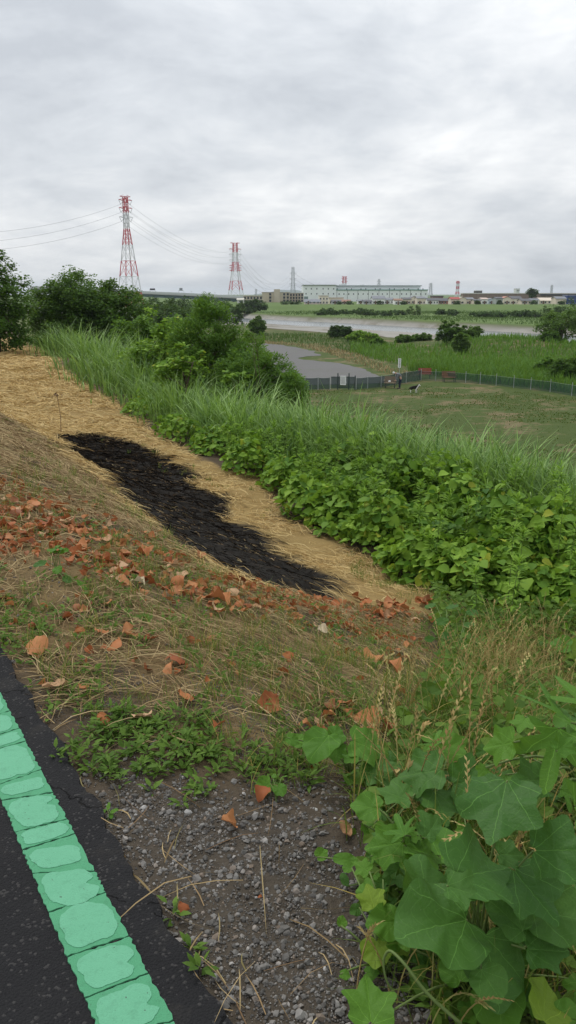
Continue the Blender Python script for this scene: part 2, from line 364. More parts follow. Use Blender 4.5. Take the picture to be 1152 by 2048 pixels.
def mk_ground():
    m = NT('ground'); p = m.pos()
    a = m.n('ShaderNodeSeparateColor', {0: m.n('ShaderNodeAttribute', attribute_name='zone').outputs['Color']})
    b = m.n('ShaderNodeSeparateColor', {0: m.n('ShaderNodeAttribute', attribute_name='zone_b').outputs['Color']})
    straw, burn, grav = a.outputs; lawn, bed, farb = b.outputs
    f1 = m.noise(4, 6, 0.65, p); f2 = m.noise(45, 4, 0.7, p); f3 = m.noise(0.35, 5, 0.6, p); f4 = m.noise(1.6, 5, 0.65, p)
    soil = m.mix(f1, (0.05, 0.037, 0.025), (0.13, 0.095, 0.058)); soil = m.mix(f2, m.mix(0.5, soil, (0.03, 0.025, 0.018)), soil)
    c = soil
    st = m.mix(f2, (0.16, 0.105, 0.04), (0.40, 0.28, 0.115)); st = m.mix(m.math('MULTIPLY', f1, 0.6), st, (0.21, 0.15, 0.055)); c = m.mix(straw, c, st)
    gr = m.mix(f2, (0.03, 0.026, 0.02), (0.10, 0.082, 0.062)); c = m.mix(grav, c, gr)
    lw = m.mix(f4, (0.04, 0.066, 0.015), (0.09, 0.115, 0.03)); lw = m.mix(m.math('MULTIPLY', f1, 0.5), lw, (0.035, 0.06, 0.012))
    bare = m.ramp(m.math('ADD', m.math('MULTIPLY', f3, 0.65), m.math('MULTIPLY', f4, 0.35)), [(0.5, (0, 0, 0)), (0.6, (1, 1, 1))])
    lw = m.mix(m.math('MULTIPLY', bare, 0.75), lw, m.mix(f2, (0.15, 0.105, 0.06), (0.22, 0.17, 0.10))); c = m.mix(lawn, c, lw)
    bd = m.mix(m.noise(0.25, 6, 0.7, p), (0.20, 0.19, 0.17), (0.33, 0.315, 0.285)); bd = m.mix(m.ramp(m.noise(0.09, 5, 0.7, p), [(0.52, (0, 0, 0)), (0.66, (0.8, 0.8, 0.8))]), bd, (0.13, 0.115, 0.08)); c = m.mix(bed, c, bd)
    fb = m.mix(m.noise(0.07, 6, 0.65, p), (0.055, 0.10, 0.03), (0.13, 0.185, 0.05)); c = m.mix(farb, c, fb)
    ash = m.mix(f2, (0.004, 0.004, 0.0035), (0.022, 0.018, 0.014)); ash = m.mix(m.ramp(f1, [(0.55, (0, 0, 0)), (0.72, (0.5, 0.5, 0.5))]), ash, (0.05, 0.04, 0.032)); c = m.mix(burn, c, ash)
    h = m.math('ADD', f2, m.math('MULTIPLY', f1, 0.6))
    return m.out(m.bsdf(c, 0.92, 0.12, m.bump(h, 0.6, 0.03)))
M['ground'] = mk_ground()
def mk_lot():
    m = NT('grey_grit'); p = m.pos(); n = m.noise(0.2, 5, 0.6, p); f = m.noise(9, 4, 0.7, p)
    c = m.mix(n, (0.125, 0.122, 0.118), (0.165, 0.162, 0.158)); c = m.mix(m.math('MULTIPLY', f, 0.55), c, (0.085, 0.083, 0.08)); c = m.mix(m.ramp(m.noise(0.5, 6, 0.75, p), [(0.55, (0, 0, 0)), (0.7, (0.55, 0.55, 0.55))]), c, (0.10, 0.115, 0.06))
    return m.out(m.bsdf(c, 0.9, 0.15))
M['lot'] = mk_lot()
def mk_water():
    m = NT('river_water'); p = m.pos(); h = m.noise(0.9, 4, 0.6, p)
    return m.out(m.bsdf((0.10, 0.115, 0.12), 0.22, 0.5, m.bump(h, 0.35, 0.25)))
M['water'] = mk_water()

# ------------------------------------------------------------------ outlines on the ground (u across the levee, v along it)
Z_STRAW = pxpoly([(-160, 690), (-60, 693), (60, 697), (110, 722), (160, 764), (220, 802), (300, 862), (420, 925), (540, 970), (560, 1040), (680, 1082), (745, 1120), (800, 1172),
                  (880, 1190), (860, 1235), (760, 1215), (640, 1195), (470, 1170), (370, 1105), (250, 1010), (100, 880), (0, 830), (-120, 790)])
Z_BURN = pxpoly([(112, 870), (200, 866), (262, 884), (310, 905), (368, 930), (398, 955), (372, 968), (440, 990), (478, 1015), (455, 1040), (520, 1062), (560, 1085), (545, 1100), (600, 1118),
                 (640, 1140), (678, 1162), (682, 1188), (640, 1196), (560, 1180), (500, 1160), (430, 1130), (375, 1100), (330, 1060), (262, 1010), (225, 975), (200, 935), (150, 905)])
Z_GRAVEL = [(0.55, 0.2), (0.56, 2.25), (0.70, 2.28), (1.0, 2.0), (1.2, 1.85), (1.34, 1.68), (1.28, 1.35), (1.16, 1.0), (1.1, 0.2)]
Z_LITTER = pxpoly([(-260, 800), (0, 830), (100, 880), (250, 1010), (370, 1105), (470, 1170), (640, 1195), (860, 1235), (850, 1400), (800, 1500), (640, 1540), (450, 1530), (330, 1500), (200, 1450), (110, 1400), (20, 1295), (-160, 1060)])
def mask(u, v, poly, blur, seed, amp):
    # soft, ragged membership
    du = (fbm(u * 3.1, v * 3.1, seed, 3) - 0.5) * amp * 2; dv = (fbm(u * 3.1, v * 3.1, seed + 9, 3) - 0.5) * amp * 2
    t = 0
    for a, b in ((0, 0), (blur, 0), (-blur, 0), (0, blur), (0, -blur)): t = t + inpoly(u + du + a, v + dv + b, poly)
    return t / 5.0
def build_ground():
    us = np.concatenate([[-3000, -1500, -600, -200, -90], np.arange(-40, -5, 3), np.arange(-5, 0.4, 0.9), np.arange(0.4, 8.6, 0.065), np.arange(8.6, 26, 0.35), np.arange(26, 84, 2.2),
                         np.arange(84, 158, 1.3), np.arange(158, 640, 8), [700, 900, 1300, 2000, 3200, 5000]])
    vs = np.concatenate([[-3000, -1200, -500, -200, -90, -50, -30, -18, -10, -6, -3, -1.5], np.arange(-0.7, 12, 0.07), np.arange(12, 30, 0.22), np.arange(30, 95, 1.0), np.arange(95, 480, 4.5),
                         [500, 560, 650, 800, 1100, 1600, 2400, 3600, 5500]])
    U, Vv = np.meshgrid(us, vs, indexing='ij'); X, Y = xy_of(U, Vv); Zz = gz(X, Y)
    nu, nv = U.shape; idx = np.arange(nu * nv).reshape(nu, nv)
    q = np.stack([idx[:-1, :-1], idx[1:, :-1], idx[1:, 1:], idx[:-1, 1:]], -1).reshape(-1, 4)
    me = fast_mesh('ground', np.stack([X, Y, Zz], -1).reshape(-1, 3), [q], smooth=True)
    u, v = U.ravel(), Vv.ravel()
    st = mask(u, v, Z_STRAW, 0.12, 51, 0.2); li = mask(u, v, Z_LITTER, 0.1, 52, 0.15)
    bu = mask(u, v, Z_BURN, 0.10, 53, 0.30); gr = mask(u, v, Z_GRAVEL, 0.12, 54, 0.22)
    far_straw = ((u > 4) & (u < 9.0 + 0.1 * v - 0.5) & (v > 45)); st = np.maximum(st, far_straw * 0.9)
    st = np.maximum(st, 0.45 * li * sstep(fbm(u * 2.5, v * 2.5, 61), 0.35, 0.6)) * (1 - gr)
    B = 9.0 + 0.1 * np.clip(v, 0, 100)
    lawn = sstep(u, B + 5, B + 8) * (1 - sstep(u, 86, 94))
    edge = (fbm(u * 0.08, v * 0.08, 20, 3) - 0.5) * 10
    bed = sstep(u + edge, 96, 101) * (1 - sstep(u + edge * 0.4, 149.5, 151.5)); fb = sstep(u + edge * 0.4, 149.5, 152)
    for nm, ch in (('zone', (st, bu, gr)), ('zone_b', (lawn, bed, fb))):
        at_ = me.color_attributes.new(nm, 'FLOAT_COLOR', 'POINT')
        at_.data.foreach_set('color', np.stack([*ch, np.ones_like(u)], -1).astype(np.float32).ravel())
    mobj('ground', me, M['ground'], kind='structure', label='levee slope, grassy river terrace and far bank', )
build_ground()

# the asphalt path on the levee top
def build_path():
    vs = np.concatenate([[-40, -12, -5, -2], np.arange(-0.6, 7, 0.025), [7.5, 9, 12, 20, 40, 80]])
    e = 0.592 + (fbm(vs * 9, vs * 0, 3, 4) - 0.5) * 0.055 + (fbm(vs * 45, vs * 0, 4, 2) - 0.5) * 0.014
    rows = [np.full_like(vs, -3.6), np.full_like(vs, -0.5), np.full_like(vs, 0.3), e - 0.02, e, e + 0.006]
    zs = [0, 0, 0, 0, -0.004, -0.05]
    P = np.stack([np.stack([*xy_of(r, vs), np.full_like(vs, z)], -1) for r, z in zip(rows, zs)], 0)
    nu, nv = P.shape[:2]; idx = np.arange(nu * nv).reshape(nu, nv)
    q = np.stack([idx[:-1, :-1], idx[1:, :-1], idx[1:, 1:], idx[:-1, 1:]], -1).reshape(-1, 4)
    mobj('path', fast_mesh('path', P.reshape(-1, 3), [q]), M['asphalt'], kind='structure', label='dark asphalt path along the top of the levee')
build_path()

# painted edge line: cracked blocks, each a dark green border with a paler field on it
def build_line():
    root = empty('painted_edge_line', (*xy_of(0.42, 2.0), 0), label='cracked green painted line along the edge of the dark asphalt path', cat='road marking')
    def pv(x, y): return uv_of(*at(x, y)[:2])
    cr = [(-40, 1330, -20, 1322), (-20, 1352, 12, 1344), (0, 1400, 22, 1390), (0, 1448, 45, 1432), (0, 1489, 58, 1468), (0, 1516, 70, 1495), (8, 1586, 99, 1553), (23, 1615, 121, 1600), (47, 1680, 143, 1655), (61, 1716, 161, 1684), (83, 1763, 197, 1762),
          (112, 1842, 221, 1803), (148, 1933, 268, 1891), (182, 2016, 312, 1964), (225, 2105, 365, 2058), (270, 2200, 410, 2150)]
    L = [(pv(a, b)[1], pv(c, d)[1]) for a, b, c, d in cr]
    L = [(5.2, 5.15), (4.6, 4.55), (4.1, 4.05), (3.75, 3.72)] + [l for l in L if l[0] < 3.6]
    rng = random.Random(4)
    def inv(p): X, Y = xy_of(*p); return (X, Y)
    def slab(name, pts, z0, z1, mat, par):
        n = len(pts); o = par.matrix_world.translation if False else None
        V = [(*inv(p), z1) for p in pts] + [(*inv(p), z0) for p in pts]
        faces = [tuple(range(n))] + [(i + n, (i + 1) % n + n, (i + 1) % n, i) for i in range(n)]
        me = bpy.data.meshes.new(name); me.from_pydata(V, [], faces); me.update()
        ob = mobj(name, me, mat); ob.parent = par
        return ob
    U0, U1 = 0.347, 0.492
    root.location = (0, 0, 0)
    for (a0, a1), (b0, b1) in zip(L[:-1], L[1:]):
        if abs(a0 - b0) < 0.03: continue
        gap = 0.0028
        def edge(p, q, n, amp):
            o = []
            for i in range(n):
                t = i / n; j = amp * (rng.random() - 0.5) * 2
                if i == 0: j = 0
                o.append((p[0] + (q[0] - p[0]) * t, p[1] + (q[1] - p[1]) * t, j))
            return o
        nl = max(6, int(abs(a0 - b0) / 0.012))
        A = (U0, a0 - gap); Bq = (U1, a1 - gap); C = (U1, b1 + gap); D = (U0, b0 + gap)
        pts = [(x, y + j) for x, y, j in edge(D, C, 14, 0.003)] + [(x + j, y) for x, y, j in edge(C, Bq, nl, 0.004)] + [(x, y + j) for x, y, j in edge(Bq, A, 14, 0.003)] + [(x + j, y) for x, y, j in edge(A, D, nl, 0.004)]
        blk = slab('paint_block', pts, -0.002, 0.004, M['paintdark'], root)
        # the paler field: wavy rounded outline inside the block
        inn = []
        hl = abs(a0 - b0) / 2; hx0 = (U1 - U0) / 2 - 0.0105; hy0 = max(0.010, hl - 0.0115); rc = min(hx0, hy0) * 0.75
        notch = rng.choice([None, -1, 1, 1]) if hl > 0.055 else None; na = rng.uniform(-0.35, 0.35) * hy0; nd = rng.uniform(0.3, 0.6) * hx0; ph = [rng.random() * 7 for _ in range(4)]
        per = []
        for (sx, sy, t0) in ((1, -1, -90), (1, 1, 0), (-1, 1, 90), (-1, -1, 180)):
            for k in range(9):
                an = R(t0 + k * 90 / 8); per.append((sx * (hx0 - rc) + rc * math.cos(an), sy * (hy0 - rc) + rc * math.sin(an)))
        dense = []
        for (x0, y0), (x1, y1) in zip(per, per[1:] + per[:1]):
            m_ = max(1, int(math.hypot(x1 - x0, y1 - y0) / 0.006))
            dense += [(x0 + (x1 - x0) * q / m_, y0 + (y1 - y0) * q / m_) for q in range(m_)]
        for px_, py_ in dense:
            th = math.atan2(py_ / hy0, px_ / hx0); wob = 1 + 0.045 * math.sin(3 * th + ph[0]) + 0.035 * math.sin(5 * th + ph[1]) + 0.02 * math.sin(11 * th + ph[2]) + 0.012 * math.sin(23 * th + ph[3])
            px_, py_ = px_ * min(wob, 1.06), py_ * min(wob, 1.06)
            if notch and px_ * notch > 0: px_ = px_ - notch * nd * (abs(px_) / hx0) ** 2 * math.exp(-((py_ - na) / 0.012) ** 2)
            t = (px_ + (U1 - U0) / 2) / (U1 - U0); mid = (a0 + b0) / 2 * (1 - t) + (a1 + b1) / 2 * t
            inn.append(((U0 + U1) / 2 + px_, mid + py_))
        f = slab('paint_field', inn, 0.003, 0.0054, M['paintlight'], blk)
build_line()

# grit lot beyond the dog run, river water
def sheet(name, pts, dz, mat, sub=0.0, **kw):
    """a flat patch with a ragged edge following the ground; pts in u, v"""
    rng = np.random.default_rng(len(pts)); o = []
    for (a, b), (c, d) in zip(pts, pts[1:] + pts[:1]):
        L_ = math.hypot(c - a, d - b); n = max(1, int(L_ / 1.2))
        for i in range(n):
            t = i / n; o.append((a + (c - a) * t + rng.normal() * sub, b + (d - b) * t + rng.normal() * sub))
    V = []
    for u, v in o: X, Y = xy_of(u, v); V.append((X, Y, FIELD + dz))
    me = bpy.data.meshes.new(name); me.from_pydata(V, [], [tuple(range(len(V)))]); me.update()
    return mobj(name, me, mat, **kw)
def uvh(x, y, z=FIELD):
    r = ray(x, y); t = (z - CAM_Z) / r[2]; return uv_of(r[0] * t, r[1] * t)
sheet('grit_lot', [uvh(*p) for p in [(300, 776), (560, 774), (600, 772), (650, 770), (780, 766), (800, 760), (760, 752), (725, 738), (680, 727), (640, 723), (596, 718), (612, 713), (642, 712), (630, 704), (598, 696), (560, 690), (520, 686), (440, 686), (300, 690)]],
      0.03, M['lot'], 0.14, kind='structure', label='bare grey grit lot beyond the fence')
def build_water():
    vs = np.arange(-250, 900, 12.0); a = []
    for v in vs:
        for u in (122, 136, 150): X, Y = xy_of(u, v); a.append((X, Y, BED - 0.12))
    n = len(vs); q = np.array([[3 * i + k, 3 * i + k + 1, 3 * i + k + 4, 3 * i + k + 3] for i in range(n - 1) for k in (0, 1)])
    mobj('river', fast_mesh('river', np.array(a), [q]), M['water'], kind='structure', label='shallow grey river running along the far bank')
build_water()

# ------------------------------------------------------------------ loose ground cover on the levee
ICO_V = np.array([[0, 0, 1], *[[0.894 * math.cos(i * 1.2566), 0.894 * math.sin(i * 1.2566), 0.447] for i in range(5)], *[[0.894 * math.cos(i * 1.2566 + 0.628), 0.894 * math.sin(i * 1.2566 + 0.628), -0.447] for i in range(5)], [0, 0, -1]])
ICO_F = [(0, 1 + i, 1 + (i + 1) % 5) for i in range(5)] + [(1 + i, 6 + i, 1 + (i + 1) % 5) for i in range(5)] + [(6 + i, 6 + (i + 1) % 5, 1 + (i + 1) % 5) for i in range(5)] + [(6 + i, 11, 6 + (i + 1) % 5) for i in range(5)]
def rnd_dirs(rng, n):
    return nrm(rng.normal(size=(n, 3)))
def build_gravel():
    rng = np.random.default_rng(11); acc = Acc()
    GB = [(0.55, 0.2), (1.75, 0.2), (1.75, 2.9), (0.55, 2.9)]; gf = lambda u, v: mask(u, v, Z_GRAVEL, 0.17, 54, 0.22)
    q = scatter(rng, GB, 7600, gf); q2 = scatter(rng, Z_LITTER, 260, lambda u, v: (v < 6) * (u < 2.6) * 0.8 * sstep(fbm(u * 3, v * 3, 71), 0.42, 0.6))
    q3 = scatter(rng, [(0.6, 2.3), (0.62, 5), (0.9, 5), (1.6, 2.6), (1.5, 1.5), (1.2, 2.0)], 350)
    q = np.concatenate([q, q2, q3]); P = to3(q); n = len(P)
    r = np.clip(np.exp(rng.normal(math.log(0.0042), 0.5, n)), 0.002, 0.0135); P[:, 2] += r * 0.25
    for k in range(5):
        s = np.arange(n) % 5 == k; tv = ICO_V * (1 + rng.normal(size=(12, 1)) * 0.2) * np.array([1, 0.8 + 0.1 * rng.random(), 0.62])
        d = rng.normal(size=(s.sum(), 3)); d[:, 2] *= 0.25
        up = np.tile([0, 0, 1.0], (s.sum(), 1)) + rng.normal(size=(s.sum(), 3)) * 0.35
        batch(acc, tv, ICO_F, P[s], d, up, r[s], rng.uniform(0.75, 1.25, s.sum()))
    OV = np.array([(1, 0, 0), (-1, 0, 0), (0, 1, 0), (0, -1, 0), (0, 0, .7), (0, 0, -.7)]); OF = [(0, 2, 4), (2, 1, 4), (1, 3, 4), (3, 0, 4), (2, 0, 5), (1, 2, 5), (3, 1, 5), (0, 3, 5)]
    q = scatter(rng, GB, 17000, lambda u, v: gf(u, v) * .35 + .65 * sstep(fbm(u * 5, v * 5, 72), .35, .6)); P = to3(q, .001); n = len(P)
    batch(acc, OV, OF, P, rnd_dirs(rng, n), rnd_dirs(rng, n), rng.uniform(.0012, .0032, n), rng.uniform(.7, 1.2, n))
    acc.obj('gravel', M['stone'], kind='stuff', label='loose grey gravel on the path shoulder', cat='gravel')
    # bigger pebbles, one by one
    vs = []
    for k in range(4):
        tv = ICO_V * (1 + rng.normal(size=(12, 1)) * 0.17) * np.array([1, 0.8, 0.6]); a = Acc().add(tv, np.array(ICO_F)); vs.append(a.mesh('pebble', smooth=False)); vs[-1].materials.append(M['stone'])
    spots = [(405, 1652, 17), (540, 1742, 18), (440, 1637, 13), (580, 1795, 17), (355, 1720, 13), (470, 1600, 10), (712, 2040, 20), (525, 1985, 14), (690, 2000, 13), (560, 1690, 14), (628, 1760, 11), (300, 1590, 12),
             (392, 1625, 10), (345, 1640, 11), (605, 1900, 12), (515, 2010, 14), (480, 1850, 9), (610, 1700, 10), (420, 1560, 11), (290, 1563, 10), (470, 1905, 10), (655, 1850, 11), (640, 1955, 12), (575, 2025, 13), (745, 1985, 13), (395, 1740, 9), (455, 1700, 12), (500, 1660, 10), (585, 1640, 9), (520, 1920, 10), (380, 1668, 10), (322, 1660, 9), (675, 1930, 10), (760, 2030, 12), (630, 1690, 10), (560, 1860, 10)]
    for i, (x, y, s) in enumerate(spots):
        p = at(x, y); o = mobj('pebble', vs[i % 4], None); rr = s * p.length / F_PX * 0.42 + 0.002
        o.location = p + Vector((0, 0, rr * 0.3)); o.scale = (rr, rr, rr); o.rotation_euler = (rng.normal() * 0.3, rng.normal() * 0.3, rng.random() * 6.3)
        setp(o, label='grey pebble, coarser than the grit around it on the path shoulder', cat='pebble', group='coarse pebbles on the path shoulder')
build_gravel()
def lying(acc, rng, q, length, width, ang, lift=0.012, curl=0.6, seg=3):
    n = len(q); t = np.linspace(0, 1, seg + 1); f = lambda a: np.broadcast_to(np.asarray(a, float), (n,))
    L, W, A_ = f(length), f(width), f(ang); c = rng.normal(size=n) * curl
    P = np.zeros((n, seg + 1, 2)); D = np.zeros_like(P); cur = q.copy()
    for i in range(seg + 1):
        a = A_ + c * t[i]; d = np.stack([np.cos(a), np.sin(a)], -1); D[:, i] = d; P[:, i] = cur; cur = cur + d * (L / seg)[:, None]
    sd_ = np.stack([-D[..., 1], D[..., 0]], -1); wv = (W[:, None] * np.array([0.7, 1, 0.9, 0.25])[np.linspace(0, 3, seg + 1).astype(int)][None])[..., None] * 0.5
    X, Y = xy_of(P[..., 0], P[..., 1]); g = gz(X, Y)
    z = g + (rng.random(n) * lift)[:, None] + (rng.random(n) ** 3 * L * 0.22)[:, None] * np.sin(t * math.pi)[None] + 0.004
    a, b = P - sd_ * wv, P + sd_ * wv; tw = rng.normal(size=n)[:, None] * W[:, None] * 0.35
    Xa, Ya = xy_of(a[..., 0], a[..., 1]); Xb, Yb = xy_of(b[..., 0], b[..., 1])
    V = np.stack([np.stack([Xa, Ya, z - tw], -1), np.stack([Xb, Yb, z + tw], -1)], 2).reshape(-1, 3); m = 2 * (seg + 1)
    qd = np.array([[2 * i, 2 * i + 1, 2 * i + 3, 2 * i + 2] for i in range(seg)])
    acc.P.setdefault(4, []).append((qd[None] + (np.arange(n) * m)[:, None, None]).reshape(-1, 4) + acc.n)
    acc.V.append(V); acc.U.append(np.zeros((len(V), 2))); acc.n += len(V)
def build_straw():
    rng = np.random.default_rng(21); acc = Acc()
    flow = lambda q: 1.9 + (fbm(q[:, 0] * 0.5, q[:, 1] * 0.5, 81, 3) - 0.5) * 5
    q = scatter(rng, Z_STRAW, 800, lambda u, v: np.clip((9.0 / np.maximum(v, 5)) ** 1.1, 0.05, 1) * (1 - 1.0 * mask(u, v, Z_BURN, 0.05, 53, 0.30)) * (0.15 + 0.85 * sstep(fbm(u * 1.2, v * 1.2, 83), 0.34, 0.56)))
    v = q[:, 1]; n = len(q); k = np.clip(v / 9, 0.8, 5)
    lying(acc, rng, q, rng.uniform(0.10, 0.36, n) * np.sqrt(k), rng.uniform(0.0025, 0.0065, n) * k, flow(q) + rng.normal(size=n) * 0.95, 0.03, 0.8)
    acc.obj('straw', M['straw'], kind='stuff', label='mown golden straw strewn over the flat berm', cat='straw')
    acc = Acc()
    q = scatter(rng, Z_LITTER, 1500, lambda u, v: np.clip((6.0 / np.maximum(v, 3)) ** 1.2, 0.1, 1) * (0.25 + 0.75 * sstep(fbm(u * 1.7, v * 1.7, 85), 0.36, 0.58)))
    n = len(q); k = np.clip(q[:, 1] / 6, 0.7, 3)
    lying(acc, rng, q, rng.uniform(0.06, 0.34, n) * np.sqrt(k), rng.uniform(0.002, 0.005, n) * k, 1.75 + (fbm(q[:, 0] * 0.9, q[:, 1] * 0.9, 86) - 0.5) * 6 + rng.normal(size=n) * 0.85, 0.025)
    q = scatter(rng, Z_GRAVEL, 30); n = len(q); lying(acc, rng, q, rng.uniform(0.06, 0.22, n), 0.002, rng.random(n) * 6.3, 0.02, 0.3)
    q = scatter(rng, Z_GRAVEL, 6); n = len(q); lying(acc, rng, q, rng.uniform(0.2, 0.42, n), 0.003, rng.random(n) * 6.3, 0.02, 0.25)
    q = scatter(rng, [(0.58, 0.8), (0.58, 5), (0.72, 5), (0.72, 0.8)], 150); n = len(q); lying(acc, rng, q, rng.uniform(0.05, 0.16, n), 0.003, 1.57 + rng.normal(size=n) * 0.5, 0.015, 0.6)
    acc.obj('dry_thatch', M['thatch'], kind='stuff', label='brown dry thatch and stalks on the levee slope', cat='dry grass')
    acc = Acc(); PB = np.array(Z_BURN); lo_, hi_ = PB.min(0) - .4, PB.max(0) + .4
    q = scatter(rng, [(lo_[0], lo_[1]), (hi_[0], lo_[1]), (hi_[0], hi_[1]), (lo_[0], hi_[1])], 380, lambda u, v: mask(u, v, Z_BURN, 0.14, 53, 0.30) ** 1.2); n = len(q); k = np.clip(q[:, 1] / 8, 0.8, 2.2)
    lying(acc, rng, q, rng.uniform(0.03, 0.16, n) * k, rng.uniform(0.003, 0.007, n) * k, flow(q) + rng.normal(size=n) * 2.5, 0.004)
    q = scatter(rng, Z_BURN, 90, lambda u, v: sstep(fbm(u * 2, v * 2, 87), .5, .62)); n = len(q); fl_ = Acc()
    lying(fl_, rng, q, rng.uniform(0.03, 0.13, n), rng.uniform(0.003, 0.006, n), flow(q) + rng.normal(size=n) * 1.5, 0.006); fl_.obj('unburnt_straw_flecks', M['thatch'], kind='stuff', label='pale unburnt straw flecks left in the burnt patch', cat='straw')
    acc.obj('burnt_straw', M['char'], kind='stuff', label='black charred straw of the burnt patch', cat='burnt patch')
build_straw()
# leaf templates (tip along +y, length 1)
BROAD_V = [(0, 0, 0), (.36, .08, .07), (.47, .40, .09), (.27, .75, .03), (0, 1, -.10), (-.27, .75, .03), (-.47, .40, .09), (-.36, .08, .07), (0, .42, -.01)]
BROAD_F = [(0, 1, 8), (1, 2, 8), (2, 3, 8), (3, 4, 8), (4, 5, 8), (5, 6, 8), (6, 7, 8), (7, 0, 8)]
LANCE_V = [(0, 0, 0), (.10, .32, .03), (0, .40, 0), (-.10, .32, .03), (.07, .7, -.03), (-.07, .7, -.03), (0, 1, -.16)]
LANCE_F = [(0, 1, 2), (0, 2, 3), (2, 1, 4), (3, 2, 5), (2, 4, 5), (5, 4, 6)]
OVAL_V = [(0, 0, 0), (.24, .45, .04), (0, .5, -.01), (-.24, .45, .04), (0, 1, -.08)]
OVAL_F = [(0, 1, 2), (0, 2, 3), (2, 1, 4), (3, 2, 4)]
def build_weeds():
    rng = np.random.default_rng(31); acc = Acc()
    green = lambda u, v: sstep(fbm(u * 1.4, v * 1.4, 91, 3), 0.45, 0.62)
    c = [scatter(rng, Z_LITTER, 60, lambda u, v: (v < 7) * green(u, v)),
         scatter(rng, [(0.6, 2.35), (0.6, 5.5), (0.82, 5.5), (0.85, 3.4), (0.95, 2.5)], 130),
         scatter(rng, pxpoly([(150, 1490), (210, 1430), (330, 1420), (420, 1470), (440, 1540), (330, 1560), (200, 1560), (100, 1520)]), 700), scatter(rng, pxpoly([(170, 1550), (450, 1540), (560, 1600), (420, 1620), (220, 1600)]), 160), scatter(rng, pxpoly([(430, 1490), (700, 1500), (700, 1590), (560, 1600), (440, 1570)]), 160),
         scatter(rng, pxpoly([(380, 1300), (700, 1330), (780, 1560), (560, 1600), (380, 1500)]), 110), scatter(rng, pxpoly([(0, 1180), (330, 1230), (420, 1330), (200, 1350), (0, 1270)]), 60),
         scatter(rng, [(0.58, 0.8), (0.58, 1.5), (0.72, 1.5), (0.75, 0.8)], 70), scatter(rng, Z_GRAVEL, 22, lambda u, v: sstep(fbm(u * 4, v * 4, 92), .5, .6))]
    c = np.concatenate(c); P = to3(c); m = 11; n = len(P) * m
    cen = np.repeat(P, m, 0); a = rng.random(n) * 6.283; d = np.stack([np.cos(a), np.sin(a), rng.uniform(0.05, 1.0, n)], -1)
    hgt = np.repeat(rng.uniform(0.01, 0.05, len(P)), m) * rng.random(n)
    cen = cen + d * np.array([1, 1, 0.2]) * rng.uniform(0, 0.02, n)[:, None]; cen[:, 2] += hgt
    batch(acc, LANCE_V, LANCE_F, cen, d, np.tile([0, 0, 1.0], (n, 1)) + rng.normal(size=(n, 3)) * 0.3, rng.uniform(0.016, 0.042, n), rng.uniform(1.3, 2.6, n))
    acc.obj('ground_weeds', M['weed'], kind='stuff', label='low green weeds creeping over the path shoulder', cat='weeds')
    acc = Acc()
    c = np.concatenate([scatter(rng, pxpoly([(380, 1300), (820, 1330), (820, 1560), (560, 1600), (380, 1500)]), 130), scatter(rng, Z_LITTER, 90, lambda u, v: np.clip((5 / np.maximum(v, 3)) ** 3, 0.01, 1) * (0.1 + 0.9 * sstep(fbm(u * 1.1, v * 1.1, 93, 3), 0.42, 0.6))),
                        scatter(rng, pxpoly([(690, 1090), (780, 1165), (880, 1190), (820, 1210), (700, 1150)]), 60), scatter(rng, Z_STRAW, 5, lambda u, v: (u > 5.6) * (v < 20) * sstep(fbm(u, v, 95, 3), 0.5, 0.6))])
    P = to3(c); m = 12; n = len(P) * m; k = np.repeat(np.clip(c[:, 1] / 6, 0.8, 2), m)
    b = np.repeat(P, m, 0) + np.concatenate([rng.normal(size=(n, 2)) * 0.025, np.zeros((n, 1))], 1); a = rng.random(n) * 6.283
    blades(acc, b, rng.uniform(0.04, 0.14, n), np.stack([np.cos(a), np.sin(a)], -1), rng.uniform(0.02, 0.10, n), rng.uniform(0.002, 0.0045, n) * k, 3, 0.2)
    acc.obj('grass_tufts', M['grass'], kind='stuff', label='short green grass growing through the dry litter', cat='grass')
build_weeds()

# fallen leaves, one by one
def dead_leaf_mesh(seed):
    rng = random.Random(seed); n, m = 6, 4; V = []; c1, c2, c3 = rng.uniform(0.3, 1.5) * rng.choice((1, 1, -1)), rng.uniform(-0.7, 0.7), rng.uniform(-0.9, 0.9); rag = [rng.uniform(0.8, 1.12) for _ in range(40)]
    for i in range(n + 1):
        t = i / n; wd = 0.46 * (max(0.0, math.sin(math.pi * min(1, 0.04 + t * 0.95) ** 0.75))) ** 0.75 + 0.015
        for j in range(m + 1):
            s = j / m * 2 - 1; r = rag[(i * 7 + j * 3) % 40] if abs(s) == 1 else 1
            x = s * wd * r; z = c1 * x * x + c2 * (t - 0.5) ** 2 + c3 * x * (t - 0.5) + 0.09 * math.sin(9 * t + 4 * s + seed) * abs(s) + 0.03 * math.sin(17 * t - 6 * s)
            V.append((x, t - 0.5, z))
    z0 = sorted(v[2] for v in V)[len(V) // 4]; V = [(x, y, z - z0) for x, y, z in V]
    f = [(i * (m + 1) + j, i * (m + 1) + j + 1, (i + 1) * (m + 1) + j + 1, (i + 1) * (m + 1) + j) for i in range(n) for j in range(m)]
    me = bpy.data.meshes.new('fallen_leaf'); me.from_pydata(V, [], f); me.update()
    for p in me.polygons: p.use_smooth = True
    return me
LEAFM = {}
for k_, mt in (('o', 'deadleaf'), ('p', 'deadpale'), ('c', 'deadcream')):
    LEAFM[k_] = [dead_leaf_mesh(s) for s in range(8)]
    for me_ in LEAFM[k_]: me_.materials.append(M[mt])
